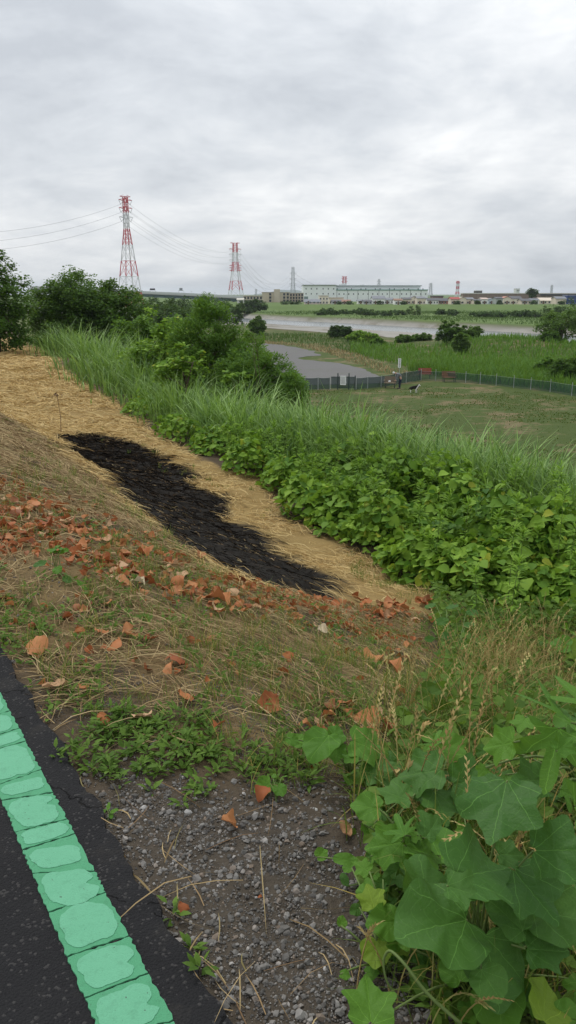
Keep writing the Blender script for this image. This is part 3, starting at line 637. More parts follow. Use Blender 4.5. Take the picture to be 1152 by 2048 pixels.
def put_leaf(rng, p, size, kind='o', label=None, tilt=0.35):
    o = mobj('fallen_leaf', LEAFM[kind][rng.randrange(8)], None)
    e = 0.03; nx = (g1(p.x - e, p.y) - g1(p.x + e, p.y)) / (2 * e); ny = (g1(p.x, p.y - e) - g1(p.x, p.y + e)) / (2 * e)
    nv = Vector((nx * 0.8 + rng.gauss(0, tilt), ny * 0.8 + rng.gauss(0, tilt), 1)).normalized()
    o.rotation_euler = (nv.to_track_quat('Z', 'Y').to_matrix() @ Matrix.Rotation(rng.random() * 6.28, 3, 'Z')).to_euler()
    o.location = p + Vector((0, 0, size * 0.16 + 0.016)); o.scale = (size,) * 3
    setp(o, label=label or 'dry orange leaf lying among the dead leaves on the levee slope', cat='leaf', group='fallen orange leaves on the levee slope')
def build_leaves():
    rng = random.Random(77); nr = np.random.default_rng(78)
    big = [(110, 1385, 46, 'p', 'large pale brown curled leaf beside the asphalt path edge'), (287, 1450, 48, 'p', 'large tan curled leaf on the green weeds near the path'), (205, 1275, 28, 'o', 'small orange leaf left of the folded leaf pair above the path'),
           (258, 1277, 44, 'o', 'big folded orange leaf at the top of a cluster above the path'), (232, 1302, 34, 'o', 'crumpled orange leaf just below the big folded one'), (355, 1333, 44, 'o', 'crumpled orange leaf in the middle of the dry grass'),
           (170, 1385, 26, 'o', 'small orange leaf beside the large pale leaf'), (75, 1310, 46, 'o', 'brown orange leaf half hidden in weeds at the path edge'), (370, 1405, 40, 'o', 'flat orange leaf above the patch of low weeds'), (205, 1450, 28, 'o', 'orange leaf left of the large tan leaf'),
           (540, 1420, 54, 'o', 'big red brown leaf left of the broad green leaves'), (690, 1420, 38, 'o', 'red brown leaf under the rye grass'), (455, 1335, 27, 'p', 'tan leaf in the centre of the dry grass'), (575, 1325, 24, 'o', 'small orange leaf right of centre in the dry grass'),
           (735, 1450, 60, 'o', 'big orange leaf behind the broad green leaves'), (458, 1657, 40, 'o', 'orange leaf lying alone on the gravel'), (525, 1602, 36, 'o', 'brown leaf under the small two-leaved seedling'), (690, 1672, 42, 'p', 'tan leaf at the gravel edge under the weeds'),
           (645, 1270, 24, 'c', 'whitish leaf on the dry grass below the burnt patch'), (275, 1175, 28, 'c', 'cream leaf among the orange leaves on the slope'), (368, 1828, 26, 'o', 'small brown leaf on the gravel next to the asphalt'), (780, 1345, 42, 'o', 'red leaf near the rye grass stems'),
           (745, 1330, 42, 'o', 'orange leaf left of the rye grass stems'), (800, 1395, 36, 'o', 'orange leaf at the foot of the rye grass'), (435, 1212, 46, 'o', 'largest of the orange leaves piled below the burnt patch'), (520, 1807, 10, 'o', 'tiny orange leaf scrap on the gravel')]
    for x, y, s, k, l in big:
        p = at(x, y); put_leaf(rng, p, s * p.length / F_PX * 1.15, k, l)
    spots = []
    ZL = ['dry orange leaf in the dense drift on the left slope', 'dry orange leaf in the drift right below the burnt patch', 'dry orange leaf at the foot of the kudzu right of the burnt patch', 'dry orange leaf on the dry grass left of the rye grass', 'dry orange leaf behind the bright heart-leaved weed', 'dry orange leaf scattered on the grassy slope above the path', 'dry orange leaf in the band along the left edge of the burnt patch']
    for zi, (poly, n, lo, hi) in enumerate((([(0, 990), (120, 1020), (260, 1090), (380, 1140), (460, 1200), (440, 1235), (300, 1200), (180, 1150), (0, 1080)], 125, 18, 34),
                            ([(380, 1160), (480, 1200), (640, 1200), (700, 1215), (620, 1240), (470, 1235)], 26, 16, 30), ([(700, 1195), (830, 1210), (880, 1180), (860, 1250), (760, 1240)], 30, 16, 30),
                            ([(600, 1230), (830, 1290), (820, 1350), (700, 1340), (560, 1260)], 14, 16, 28), ([(620, 1410), (800, 1440), (800, 1500), (680, 1480), (560, 1450)], 16, 24, 40),
                            ([(0, 1150), (200, 1180), (500, 1270), (560, 1400), (200, 1330), (0, 1250)], 24, 14, 26), ([(-60, 930), (60, 960), (260, 1040), (420, 1100), (430, 1130), (200, 1070), (-60, 1000)], 40, 12, 24))):
        xs = np.array([p[0] for p in poly]); ys = np.array([p[1] for p in poly]); k = 0
        while k < n:
            x, y = nr.uniform(xs.min(), xs.max()), nr.uniform(ys.min(), ys.max())
            if not inpoly(np.array([x]), np.array([y]), poly)[0]: continue
            k += 1; p = at(x, y); put_leaf(rng, p, rng.uniform(lo, hi) * p.length / F_PX, 'o' if rng.random() < 0.88 else 'p', ZL[zi], 0.5)
build_leaves()
def build_scraps():
    rng = np.random.default_rng(79); acc = Acc()
    q = np.concatenate([scatter(rng, pxpoly([(-60, 940), (120, 990), (300, 1080), (420, 1140), (640, 1195), (860, 1220), (840, 1300), (600, 1260), (440, 1250), (250, 1190), (-60, 1110)]), 260, lambda u, v: .25 + .75 * sstep(fbm(u * 2, v * 2, 88), .45, .6)), scatter(rng, Z_LITTER, 14, lambda u, v: v < 6)])
    P = to3(q, .022); n = len(P); batch(acc, np.array(BROAD_V) * [1, 1, 3.2], BROAD_F, P, rnd_dirs(rng, n) * [1, 1, .4], np.tile([0, 0, 1.], (n, 1)) + rng.normal(size=(n, 3)) * .6, rng.uniform(.022, .07, n), rng.uniform(.6, 1.0, n))
    acc.obj('leaf_scraps', M['deadleaf'], kind='stuff', label='small broken scraps of orange dead leaves on the slope', cat='leaf litter')
build_scraps()

# ------------------------------------------------------------------ broad leaved plants in the near right corner
def big_leaf_mesh(kind, seed):
    rng = random.Random(seed); nr, na = 6, 60; V = [(0, 0, 0)]; cy = {'cordate': 0.38, 'lobed': 0.40, 'star': 0.24, 'oval': 0.48}[kind]
    def rad(th):
        a = abs(th)
        if kind == 'cordate': return 0.50 + 0.05 * math.cos(th) - 0.17 * math.exp(-((math.pi - a) / 0.32) ** 2) + 0.10 * math.exp(-(a / 0.25) ** 2) + 0.008 * math.sin(9 * th + seed)
        if kind == 'lobed': return 0.40 + 0.20 * math.exp(-(a / 0.3) ** 2) + 0.17 * math.exp(-((a - 1.12) / 0.28) ** 2) + 0.09 * math.exp(-((a - 2.15) / 0.28) ** 2) - 0.14 * math.exp(-((math.pi - a) / 0.35) ** 2) + 0.016 * math.sin(15 * th + seed)
        if kind == 'star': return 0.15 + 0.60 * math.exp(-(a / 0.30) ** 2) + 0.52 * math.exp(-((a - 1.0) / 0.27) ** 2) + 0.28 * math.exp(-((a - 1.9) / 0.28) ** 2) + 0.006 * math.sin(25 * th)
        return (0.5 * 0.28) / math.sqrt((0.28 * math.cos(th)) ** 2 + (0.5 * math.sin(th)) ** 2) 
    for i in range(1, nr + 1):
        for j in range(na):
            th = -math.pi + 2 * math.pi * j / na; r = rad(th) * (i / nr)
            V.append((r * math.sin(th), r * math.cos(th), 0))
    b1, b2, b3 = rng.uniform(0.10, 0.35), rng.uniform(0.10, 0.34), rng.uniform(-0.15, 0.15); ph = rng.random() * 6
    out = []; uv = []
    for x, y, _ in V:
        rr = math.hypot(x, y); th = math.atan2(x, y)
        z = b1 * abs(x) ** 1.25 - b2 * y * abs(y) - 0.06 * x * x + b3 * x * y + 0.22 * rr * rr * math.sin(4 * th + ph) + 0.10 * rr * rr * math.sin(9 * th + ph * 2) - 0.03 * math.exp(-(x / 0.03) ** 2) * 0.4
        out.append((x, y + cy, z)); uv.append((x, y + cy))
    f = [(0, 1 + j, 1 + (j + 1) % na) for j in range(na)] + [(1 + (i - 1) * na + j, 1 + i * na + j, 1 + i * na + (j + 1) % na, 1 + (i - 1) * na + (j + 1) % na) for i in range(1, nr) for j in range(na)]
    return Acc().add(out, f, uv).mesh('leaf', True, True)
BIG = {k: [big_leaf_mesh(k, s) for s in range(4)] for k in ('cordate', 'lobed', 'star', 'oval')}
BIGM = {(k, i, mt): None for k in BIG for i in range(4) for mt in ('bigdark', 'bigbright', 'lime')}
def big_mesh(k, i, mt):
    if BIGM[(k, i, mt)] is None:
        me = BIG[k][i].copy(); me.materials.append(M[mt]); BIGM[(k, i, mt)] = me
    return BIGM[(k, i, mt)]
_Tn = np.geomspace(0.6, 30, 4000)
def at_h(x, y, h):
    r = ray(x, y); X, Y, Z = r[0] * _Tn, r[1] * _Tn, CAM_Z + r[2] * _Tn
    k = np.argmax(Z <= gz(X, Y) + h); return Vector((X[k], Y[k], Z[k]))
def broad_plant(name, label, cat, root, leaves, group=None, seed=0, stem_r=0.004):
    rng = random.Random(seed); rp = at(*root); e = empty(name, rp, label=label, cat=cat, group=group)
    st = Acc()
    if len(leaves) > 3 and leaves[0][2] > 70:
        ex = []
        for (x, y, s, ang, kind, mt, h) in leaves:
            for _ in range(3):
                ex.append((x + rng.uniform(-.75, .75) * s, y + rng.uniform(-.2, .75) * s, s * rng.uniform(.3, .62), rng.uniform(0, 360), rng.choice((kind, 'lobed', 'cordate')), rng.choice((mt, 'bigbright', 'bigdark')), max(.03, h * rng.uniform(.35, .85))))
        leaves = leaves + ex
    for i, (x, y, s, ang, kind, mt, h) in enumerate(leaves):
        c = at_h(x, y, h); dist = (c - cam.location).length
        nv = Vector((rng.gauss(0, 0.34), -0.36 + rng.gauss(0, 0.28), 0.85)).normalized()
        d = Vector((math.cos(R(ang)), math.sin(R(ang)) * 0.9, math.sin(R(ang)) * 0.15)); d = (d - d.dot(nv) * nv).normalized()
        size = s * dist / F_PX * 0.66; o = mobj('leaf', big_mesh(kind, rng.randrange(4), mt), None, e)
        sx = d.cross(nv).normalized(); mw = Matrix((sx, d, nv)).transposed()
        base = c - d * size * 0.5
        o.rotation_euler = mw.to_euler(); o.location = base - rp; o.scale = (size,) * 3
        a0 = np.array(base + d * size * (0.1 if kind != 'oval' else 0.0) - rp); z0 = np.array([rng.gauss(0, 0.01), rng.gauss(0, 0.01), -0.02])
        pts = []
        for t in np.linspace(0, 1, 7):
            k = t ** 0.6; pts.append((z0[0] + (a0[0] - z0[0]) * t ** 1.3, z0[1] + (a0[1] - z0[1]) * t ** 1.3, z0[2] + (a0[2] - z0[2]) * k + 0.01 * math.sin(t * 3)))
        st.tube(pts, np.linspace(stem_r, stem_r * 0.5, 7), 5)
    st.obj('stem', M['stem'], e, smooth=True)
    return e
D_, Bb, Lm = 'bigdark', 'bigbright', 'lime'
broad_plant('broad_leaf_weed', 'largest dark broad-leaved weed filling the near right corner', 'weed', (950, 1985),
            [(878, 1850, 255, 205, 'cordate', D_, 0.30), (985, 1935, 190, -80, 'cordate', D_, 0.20), (1000, 1615, 230, -115, 'lobed', D_, 0.52), (850, 1775, 190, 95, 'cordate', D_, 0.24), (960, 1745, 230, 25, 'lobed', D_, 0.40),
             (1120, 1700, 180, -10, 'lobed', D_, 0.46), (1065, 1785, 190, -60, 'lobed', D_, 0.36), (1120, 1830, 170, -20, 'cordate', D_, 0.3), (768, 1845, 95, 190, 'cordate', Bb, 0.15), (1090, 1900, 130, 0, 'lobed', D_, 0.25)], seed=1)
broad_plant('young_broad_leaf_weed', 'yellow-green young weed at the bottom right edge', 'weed', (1065, 2046), [(1000, 2012, 140, -100, 'cordate', Bb, 0.12), (1090, 2005, 135, 70, 'cordate', Lm, 0.16), (1140, 2040, 90, -20, 'cordate', Bb, 0.14), (940, 2030, 80, 200, 'lobed', Bb, 0.08)], seed=2)
broad_plant('young_broad_leaf_weed', 'lime green seedling at the gravel edge left of the largest weed', 'weed', (770, 1945), [(742, 1795, 80, 100, 'lobed', Lm, 0.18), (752, 1905, 85, -95, 'cordate', Lm, 0.08), (725, 1735, 55, 140, 'lobed', Bb, 0.2), (800, 1900, 60, 20, 'cordate', Lm, 0.08)], seed=3)
broad_plant('broad_leaf_weed', 'bright heart-leaved weed leaning over the orange leaves in mid foreground', 'weed', (705, 1560), [(640, 1492, 112, 235, 'cordate', Bb, 0.16), (735, 1493, 135, -10, 'lobed', Bb, 0.19), (672, 1468, 62, 80, 'cordate', Bb, 0.2), (760, 1545, 110, -60, 'lobed', D_, 0.14)], seed=4)
broad_plant('two_leaved_seedling', 'small two-leaved seedling on the gravel above the orange leaf', 'seedling', (548, 1602), [(526, 1574, 58, 200, 'cordate', Bb, 0.03), (560, 1580, 42, -65, 'cordate', Bb, 0.035), (548, 1552, 26, 80, 'oval', Bb, 0.05), (570, 1553, 22, 40, 'oval', Bb, 0.05)], seed=5, stem_r=0.002)
broad_plant('broad_leaf_weed', 'clump of bright lobed leaves left of the largest weed', 'weed', (840, 1760), [(733, 1613, 88, 165, 'cordate', Bb, 0.2), (772, 1690, 125, 185, 'lobed', Bb, 0.2), (850, 1705, 150, -5, 'lobed', Bb, 0.2), (800, 1650, 100, 100, 'star', Bb, 0.26), (865, 1655, 110, 60, 'lobed', D_, 0.26), (790, 1745, 95, 220, 'lobed', D_, 0.12), (690, 1720, 70, 170, 'oval', Bb, 0.1), (905, 1690, 120, 20, 'lobed', Bb, 0.28)], seed=6)
broad_plant('broad_leaf_weed', 'dark lobed weed between the rye grass and the largest weed', 'weed', (900, 1600), [(905, 1490, 105, 30, 'lobed', Bb, 0.32), (845, 1545, 150, 175, 'lobed', D_, 0.26), (790, 1590, 110, 160, 'lobed', D_, 0.2), (940, 1560, 140, 0, 'lobed', D_, 0.3), (860, 1480, 90, 120, 'star', Bb, 0.34), (880, 1610, 130, -80, 'lobed', D_, 0.2)], seed=7)
broad_plant('star_leaf_weed', 'tall weed with bright pointed lobes at the right edge', 'weed', (1150, 1660), [(1098, 1412, 215, 178, 'star', Bb, 0.62), (1150, 1385, 160, 120, 'star', Bb, 0.66), (1105, 1515, 215, -110, 'star', Bb, 0.5), (1000, 1490, 115, 170, 'lobed', Bb, 0.5), (1180, 1480, 190, -20, 'star', Bb, 0.55), (1060, 1560, 120, 190, 'lobed', D_, 0.4), (1200, 1600, 180, 0, 'star', Bb, 0.4)], seed=8, stem_r=0.006)
broad_plant('oval_leaf_sapling', 'sapling with oval dark leaves below the goldenrod', 'sapling', (905, 1345), [(860, 1212, 36, 170, 'oval', D_, 0.42), (905, 1214, 42, 20, 'oval', D_, 0.42), (882, 1243, 44, 190, 'oval', D_, 0.36), (945, 1225, 40, 10, 'oval', D_, 0.4), (858, 1278, 36, 200, 'oval', D_, 0.3), (892, 1275, 40, -80, 'oval', D_, 0.26), (925, 1290, 44, -20, 'oval', D_, 0.24), (938, 1250, 38, 40, 'oval', D_, 0.34)], seed=9)
broad_plant('young_broad_leaf_weed', 'yellow-green weed at the right edge beside the dry rye grass', 'weed', (1150, 1370), [(1122, 1290, 60, 150, 'cordate', Bb, 0.3), (1146, 1300, 66, -30, 'cordate', Lm, 0.28), (1140, 1262, 50, 90, 'lobed', Bb, 0.36), (1170, 1330, 60, 0, 'lobed', Lm, 0.2)], seed=10)
broad_plant('young_goldenrod', 'lone green seedling among the orange leaves on the left slope', 'seedling', (118, 1150), [(110, 1098, 40, 60, 'oval', Bb, 0.14), (118, 1096, 40, 120, 'oval', Bb, 0.145), (104, 1102, 34, 170, 'oval', Bb, 0.13), (126, 1102, 36, 10, 'oval', Bb, 0.13), (80, 1128, 44, 185, 'oval', D_, 0.07), (165, 1172, 46, -10, 'oval', Bb, 0.04), (115, 1140, 30, -80, 'cordate', Bb, 0.08), (135, 1160, 36, -40, 'oval', D_, 0.03)], seed=11, stem_r=0.003)
broad_plant('small_seedling', 'tiny green seedling at the edge of the asphalt', 'seedling', (220, 1640), [(206, 1625, 26, 190, 'oval', Bb, 0.015), (228, 1622, 26, 30, 'oval', Bb, 0.02), (217, 1612, 24, 90, 'oval', Bb, 0.025), (222, 1632, 20, -70, 'oval', Bb, 0.012)], seed=12, stem_r=0.0015)
def build_undergrowth():
    rng = np.random.default_rng(41)
    poly = pxpoly([(860, 1205), (885, 1330), (830, 1470), (730, 1540), (700, 1640), (730, 1800), (790, 1960), (860, 2120), (1250, 2140), (1500, 1700), (1450, 1290), (1152, 1245)])
    side = [(1.25, 0.9), (1.3, -3), (7.5, -3), (7.5, 4.5), (5.2, 4.5), (3, 2)]
    q = np.concatenate([scatter(rng, poly, 1100), scatter(rng, side, 330, lambda u, v: ~inpoly(u, v, poly))]); P = to3(q); n = len(P); acc = Acc()
    P[:, 2] += rng.uniform(0.0, 0.28, n) * (0.35 + 0.65 * sstep(q[:, 0], 1.2, 2.6)); a = rng.random(n) * 6.283
    batch(acc, BROAD_V, BROAD_F, P, np.stack([np.cos(a), np.sin(a), rng.normal(size=n) * 0.5], -1), np.tile([0, -0.3, 1.0], (n, 1)) + rng.normal(size=(n, 3)) * 0.45, rng.uniform(0.02, 0.075, n), rng.uniform(0.6, 1.0, n))
    acc.obj('undergrowth', M['weed'], kind='stuff', label='tangled low undergrowth below the broad-leaved weeds', cat='undergrowth')
    acc = Acc(); fl = lambda u, v: 0.35 + 0.65 * sstep(fbm(u * 1.2, v * 1.2, 97), 0.4, 0.6); q = np.concatenate([scatter(rng, poly, 900, fl), scatter(rng, side, 300, lambda u, v: ~inpoly(u, v, poly) * fl(u, v))]); P = to3(q); n = len(P); a = rng.random(n) * 6.283
    blades(acc, P, rng.uniform(0.10, 0.42, n), np.stack([np.cos(a), np.sin(a)], -1), rng.uniform(0.05, 0.28, n), rng.uniform(0.002, 0.006, n), 5, 0.35)
    acc.obj('tall_grass', M['grass'], kind='stuff', label='loose tall grass growing between the broad-leaved weeds', cat='grass')
build_undergrowth()
# rye grass: tufts of thin stems with knotted seed heads
def rye_tuft(px, nst, h0, h1, label, seed, spread=0.1, lean=0.35, dry=True):
    rng = np.random.default_rng(seed); rp = at(*px); e = empty('rye_grass_tuft', rp, label=label, cat='grass', group='rye grass tufts on the right')
    st, hd, bl = Acc(), Acc(), Acc()
    for i in range(nst):
        b = np.array([rng.normal() * spread, rng.normal() * spread, 0]); b[2] = g1(rp.x + b[0], rp.y + b[1]) - rp.z - 0.01
        a = rng.random() * 6.283; h = rng.uniform(h0, h1); L = lean * h * rng.uniform(0.3, 1.5); t = np.linspace(0, 1, 9)
        dr = rng.uniform(0.0, 0.30)
        C = b + np.stack([np.cos(a) * L * t ** 1.8, np.sin(a) * L * t ** 1.8, h * (t - dr * t ** 4)], -1)
        Acc().tube(C, np.linspace(0.0022, 0.0012, 9), 3, False).obj('stem', M['ryegrass'], e); hd = Acc()
        m = 15; tt = np.linspace(0.62, 1.0, m); pc = np.stack([np.interp(tt, t, C[:, k]) for k in range(3)], -1); tg = nrm(np.gradient(pc, axis=0))
        sdv = nrm(np.cross(tg, [0.3, 0.2, 1.0])) * np.where(np.arange(m) % 2, 1, -1)[:, None]
        batch(hd, OVAL_V, OVAL_F, pc, tg + sdv * 0.45, np.cross(tg, sdv) + 0.01, rng.uniform(0.015, 0.022), 0.8); hd.obj('seed_head', M['ryegrass'], e)
    n = nst * 6; a = rng.random(n) * 6.283; b = np.concatenate([rng.normal(size=(n, 2)) * spread, np.zeros((n, 1))], 1); b[:, 2] = gz(rp.x + b[:, 0], rp.y + b[:, 1]) - rp.z
    blades(bl, b, rng.uniform(0.2, 0.75, n) * h1, np.stack([np.cos(a), np.sin(a)], -1), rng.uniform(0.05, 0.3, n), rng.uniform(0.002, 0.005, n), 5, 0.3)
    bl.obj('blades', M['ryegrass'] if dry else M['grass'], e, kind='stuff')
RY = [((1000, 1400), 15, .45, .75, 'dry rye grass tuft in front of the goldenrod, tallest of the golden tufts'), ((1060, 1380), 14, .4, .7, 'dry rye grass tuft right of the tallest golden tuft'), ((940, 1400), 13, .4, .65, 'dry rye grass tuft beside the oval-leaved sapling'),
      ((870, 1450), 10, .35, .6, 'rye grass tuft above the orange leaves at the slope edge'), ((1120, 1430), 12, .4, .7, 'rye grass tuft behind the star-leaved weed'), ((960, 1500), 11, .35, .6, 'rye grass tuft between the lobed weeds'), ((1040, 1520), 9, .35, .6, 'rye grass tuft left of the star-leaved weed'),
      ((780, 1640), 6, .3, .5, 'rye grass with reddish heads arching over the gravel edge'), ((900, 1700), 7, .35, .6, 'tall thin rye stems rising through the largest weed'), ((1060, 1950), 7, .25, .45, 'rye grass leaning over the bottom right leaves'), ((960, 1990), 4, .2, .34, 'short rye stems by the lime seedling'),
      ((1130, 1880), 8, .3, .55, 'rye grass at the right edge below the star-leaved weed'), ((820, 1480), 8, .3, .5, 'rye grass tuft behind the bright heart-leaved weed'), ((1010, 1330), 12, .4, .65, 'dry rye grass tuft right under the goldenrod'), ((1100, 1320), 12, .4, .65, 'dry rye grass tuft by the right frame edge under the goldenrod')]
RY += [((1000, 2040), 3, .28, .42, 'pale arching rye heads in front of the bottom right leaves'), ((880, 2040), 3, .22, .36, 'pale rye heads beside the hooked vine shoot'), ((1110, 1990), 4, .3, .5, 'pale rye heads in front of the right edge leaves'), ((950, 1830), 4, .35, .55, 'reddish rye heads in front of the largest weed'), ((1050, 1760), 5, .35, .6, 'rye heads rising between the big dark leaves'), ((830, 1700), 4, .3, .5, 'rye heads over the clump of bright lobed leaves')]
for i_, (px_, n_, a_, b_, l_) in enumerate(RY): rye_tuft(px_, int(n_ * (2.6 if px_[1] < 1440 else 1.9)), a_, b_, l_, 300 + i_, dry=(px_[1] < 1440), spread=0.13 if px_[1] < 1560 else 0.07)
# the bent vine shoot in the corner
def build_shoot():
    p = [at_h(920, 2046, 0.12), at_h(850, 1985, 0.16), at_h(812, 1930, 0.2), at_h(778, 1896, 0.2), at_h(765, 1920, 0.17), at_h(772, 1965, 0.13), at_h(800, 1998, 0.10)]
    P = np.array([tuple(q) for q in p]); t = np.linspace(0, 6, 30); C = np.stack([np.interp(t, range(7), P[:, k]) for k in range(3)], -1)
    for _ in range(3): C[1:-1] = (C[:-2] + 2 * C[1:-1] + C[2:]) / 4
    g = np.array(at(925, 2060)); C = np.concatenate([[g], C])
    Acc().tube(C, np.linspace(0.0045, 0.002, 31), 6).obj('vine_shoot', M['stem'], smooth=True, label='hooked pale vine shoot in front of the largest weed', cat='vine')
build_shoot()

# ------------------------------------------------------------------ vegetation along the berm edge
LEAF1 = Acc().add(BROAD_V, np.array(BROAD_F), [(a, b) for a, b, c in BROAD_V]).mesh('leaf', True, True); LEAF1.materials.append(M['kudzu'])
LEAF2 = Acc().add(LANCE_V, np.array(LANCE_F), [(a, b) for a, b, c in LANCE_V]).mesh('leaf', True, True); LEAF2.materials.append(M['gold'])
def basis_of(d, n):
    s = d.cross(n).normalized(); n2 = s.cross(d); return Matrix((s, d, n2)).transposed()
def mound(label, c, rx, ry, h, nl, seed, parts=0, size=(0.055, 0.115), mat='kudzu', name='kudzu_mound', rz=None, group='kudzu mounds along the berm edge', zbase=None, cat='kudzu'):
    rng = np.random.default_rng(seed); rp = Vector((c[0], c[1], g1(c[0], c[1]))) if zbase is None else Vector((c[0], c[1], zbase))
    e = empty(name, rp, label=label, cat=cat, group=group)
    r = np.sqrt(rng.random(nl)) * 1.02; th = rng.random(nl) * 6.283; rot = ANG if rz is None else rz
    lx, ly = r * np.cos(th) * rx, r * np.sin(th) * ry
    X = rp.x + lx * math.cos(rot) - ly * math.sin(rot); Y = rp.y + lx * math.sin(rot) + ly * math.cos(rot)
    lump = 0.12 + 1.75 * np.clip(fbm(X * 1.7, Y * 1.7, 77, 3) - 0.08, 0, 1) ** 1.15 + 0.25 * fbm(X * 5, Y * 5, 78, 2)
    dome = np.sqrt(np.clip(1 - r ** 2, 0, 1)) * 0.85 + 0.15
    k = 1 - rng.random(nl) ** 2.2 * 0.85
    g = gz(X, Y) if zbase is None else np.full(nl, zbase)
    z = g + h * lump * dome * k + 0.03
    out = np.stack([X - rp.x, Y - rp.y, np.full(nl, 0.0)], -1); out = nrm(out) * r[:, None]
    n = out * 0.9 + np.array([0, 0, 0.75]) + rng.normal(size=(nl, 3)) * 0.5
    a = rng.random(nl) * 6.283; d = np.stack([np.cos(a), np.sin(a), rng.uniform(-0.9, 0.3, nl)], -1) + out * 0.7
    sz = (size[0] + (size[1] * 1.15 - size[0]) * rng.random(nl) ** 1.6) * (0.7 + 0.55 * k); wide = rng.uniform(0.8, 1.1, nl)
    P = np.stack([X, Y, z], -1) - np.array(rp)
    sel = np.zeros(nl, bool)
    if parts:
        tocam = nrm(np.array([0, 0, CAM_Z]) - np.array(rp) - P); sc = (k > 0.75) * ((nrm(n) * tocam).sum(1) + sz * 4) * ((out * tocam).sum(1) + 0.6 > 0)
        sel[np.argsort(-sc)[:parts]] = True
    acc = Acc(); s = ~sel; batch(acc, BROAD_V, BROAD_F, P[s], d[s], n[s], sz[s], wide[s])
    acc.obj('foliage', M[mat], e, True, True, kind='stuff')
    for i in np.nonzero(sel)[0]:
        o = mobj('leaf', LEAF1, None, e); dv = Vector(d[i]).normalized(); nv = Vector(n[i]).normalized()
        o.rotation_euler = basis_of(dv, nv).to_euler(); o.location = P[i]; o.scale = (sz[i] * wide[i], sz[i], sz[i])
    return e
def reeds(label, c, r, h, nb, seed, width=0.014, mat='reed', lean=0.5, group='tall reed clumps along the berm edge', name='reed_clump', cat='reeds'):
    rng = np.random.default_rng(seed); rp = Vector((c[0], c[1], g1(c[0], c[1]))); e = empty(name, rp, label=label, cat=cat, group=group)
    q = rng.normal(size=(nb, 2)) * r * 0.5; X, Y = rp.x + q[:, 0], rp.y + q[:, 1]; b = np.stack([q[:, 0], q[:, 1], gz(X, Y) - rp.z - 0.02], -1)
    a = np.arctan2(q[:, 1], q[:, 0]) + rng.normal(size=nb) * 1.3; tall = h * rng.uniform(0.5, 1.12, nb) * np.exp(-(np.linalg.norm(q, axis=1) / (r * 1.5)) ** 2)
    acc = Acc()
    blades(acc, b, tall * 1.25, np.stack([np.cos(a), np.sin(a)], -1), tall * lean * rng.uniform(0.2, 1.2, nb), width * rng.uniform(0.5, 1.4, nb), 6, rng.uniform(0.1, 0.6, nb))
    acc.obj('blades', M[mat], e, kind='stuff')
    return e
def goldenrod(label, c, h, seed, parts=False, n=70, zoff=0.0):
    rng = np.random.default_rng(seed); rp = Vector((c[0], c[1], g1(c[0], c[1]))); e = empty('goldenrod', rp, label=label, cat='goldenrod', group='goldenrod shoots in the thicket')
    lean = rng.normal(size=2) * 0.06; t = np.linspace(0, 1, 7); C = np.stack([lean[0] * t ** 2, lean[1] * t ** 2, h * t - 0.02], -1)
    Acc().tube(C, np.linspace(0.005, 0.002, 7), 5).obj('stem', M['stem'], e, smooth=True)
    tt = np.concatenate([rng.uniform(0.25, 0.9, n // 2), rng.uniform(0.85, 1.0, n - n // 2)]); a = np.arange(n) * 2.4 + rng.normal(size=n) * 0.3
    P = np.stack([np.interp(tt, t, C[:, k]) for k in range(3)], -1); up = 0.1 + 1.6 * np.clip((tt - 0.75) / 0.25, 0, 1) ** 2
    d = np.stack([np.cos(a), np.sin(a), up - 0.15], -1); sz = rng.uniform(0.08, 0.125, n) * (1.0 - 0.35 * (tt > 0.96)); nn = np.tile([0, 0, 1.0], (n, 1)) + rng.normal(size=(n, 3)) * 0.2 - d * 0.2
    if parts:
        for i in range(n):
            o = mobj('leaf', LEAF2, None, e); o.rotation_euler = basis_of(Vector(d[i]).normalized(), Vector(nn[i]).normalized()).to_euler(); o.location = P[i]; o.scale = (sz[i] * 1.15, sz[i], sz[i])
    else:
        batch(Acc_ := Acc(), LANCE_V, LANCE_F, P, d, nn, sz, 1.15); Acc_.obj('foliage', M['gold'], e, True, True)
UH = Vector((CA, SA, 0)); VH = Vector((-SA, CA, 0))
def off(px, du=0.0, dv=0.0):
    p = at(*px) + UH * du + VH * dv; return (p.x, p.y)
ORD = ['first', 'second', 'third', 'fourth', 'fifth', 'sixth', 'seventh', 'eighth', 'ninth', 'tenth', 'eleventh', 'twelfth', 'thirteenth', 'fourteenth', 'fifteenth', 'sixteenth', 'seventeenth', 'eighteenth', 'nineteenth', 'twentieth']
# front row of kudzu, nearest first
FRONT = [((1110, 1235), .7, .9, .65), ((985, 1215), .6, .8, .62), ((880, 1185), .5, .7, .55), ((800, 1160), .5, .7, .58), ((735, 1105), .5, .75, .62), ((650, 1070), .55, .75, .62), ((590, 1045), .5, .7, .6), ((548, 985), .55, .7, .6), ((470, 945), .5, .8, .6), ((400, 910), .5, .8, .5), ((330, 880), .5, .9, .5), ((262, 835), .5, 1.0, .5)]
for i_, (px_, rx_, ry_, h_) in enumerate(FRONT):
    mound(f'low kudzu mound at the straw edge, {ORD[i_]} of the front row from the right', off(px_, rx_ * 0.8), rx_, ry_, h_ * .95, 1000 if i_ < 9 else 600, 500 + i_, parts=90 if i_ < 9 else 24)
SECOND = [((1140, 1225), 1.5, 1.0, 1.1, .95), ((1000, 1200), 1.7, 1.0, 1.1, .95), ((880, 1185), 1.5, .9, 1.0, .95), ((790, 1150), 1.5, .9, 1.0, .92), ((690, 1085), 1.5, .9, 1.1, .95), ((590, 1040), 1.5, .9, 1.1, .9), ((540, 975), 1.6, .9, 1.2, .8), ((440, 930), 1.5, .8, 1.2, .7)]
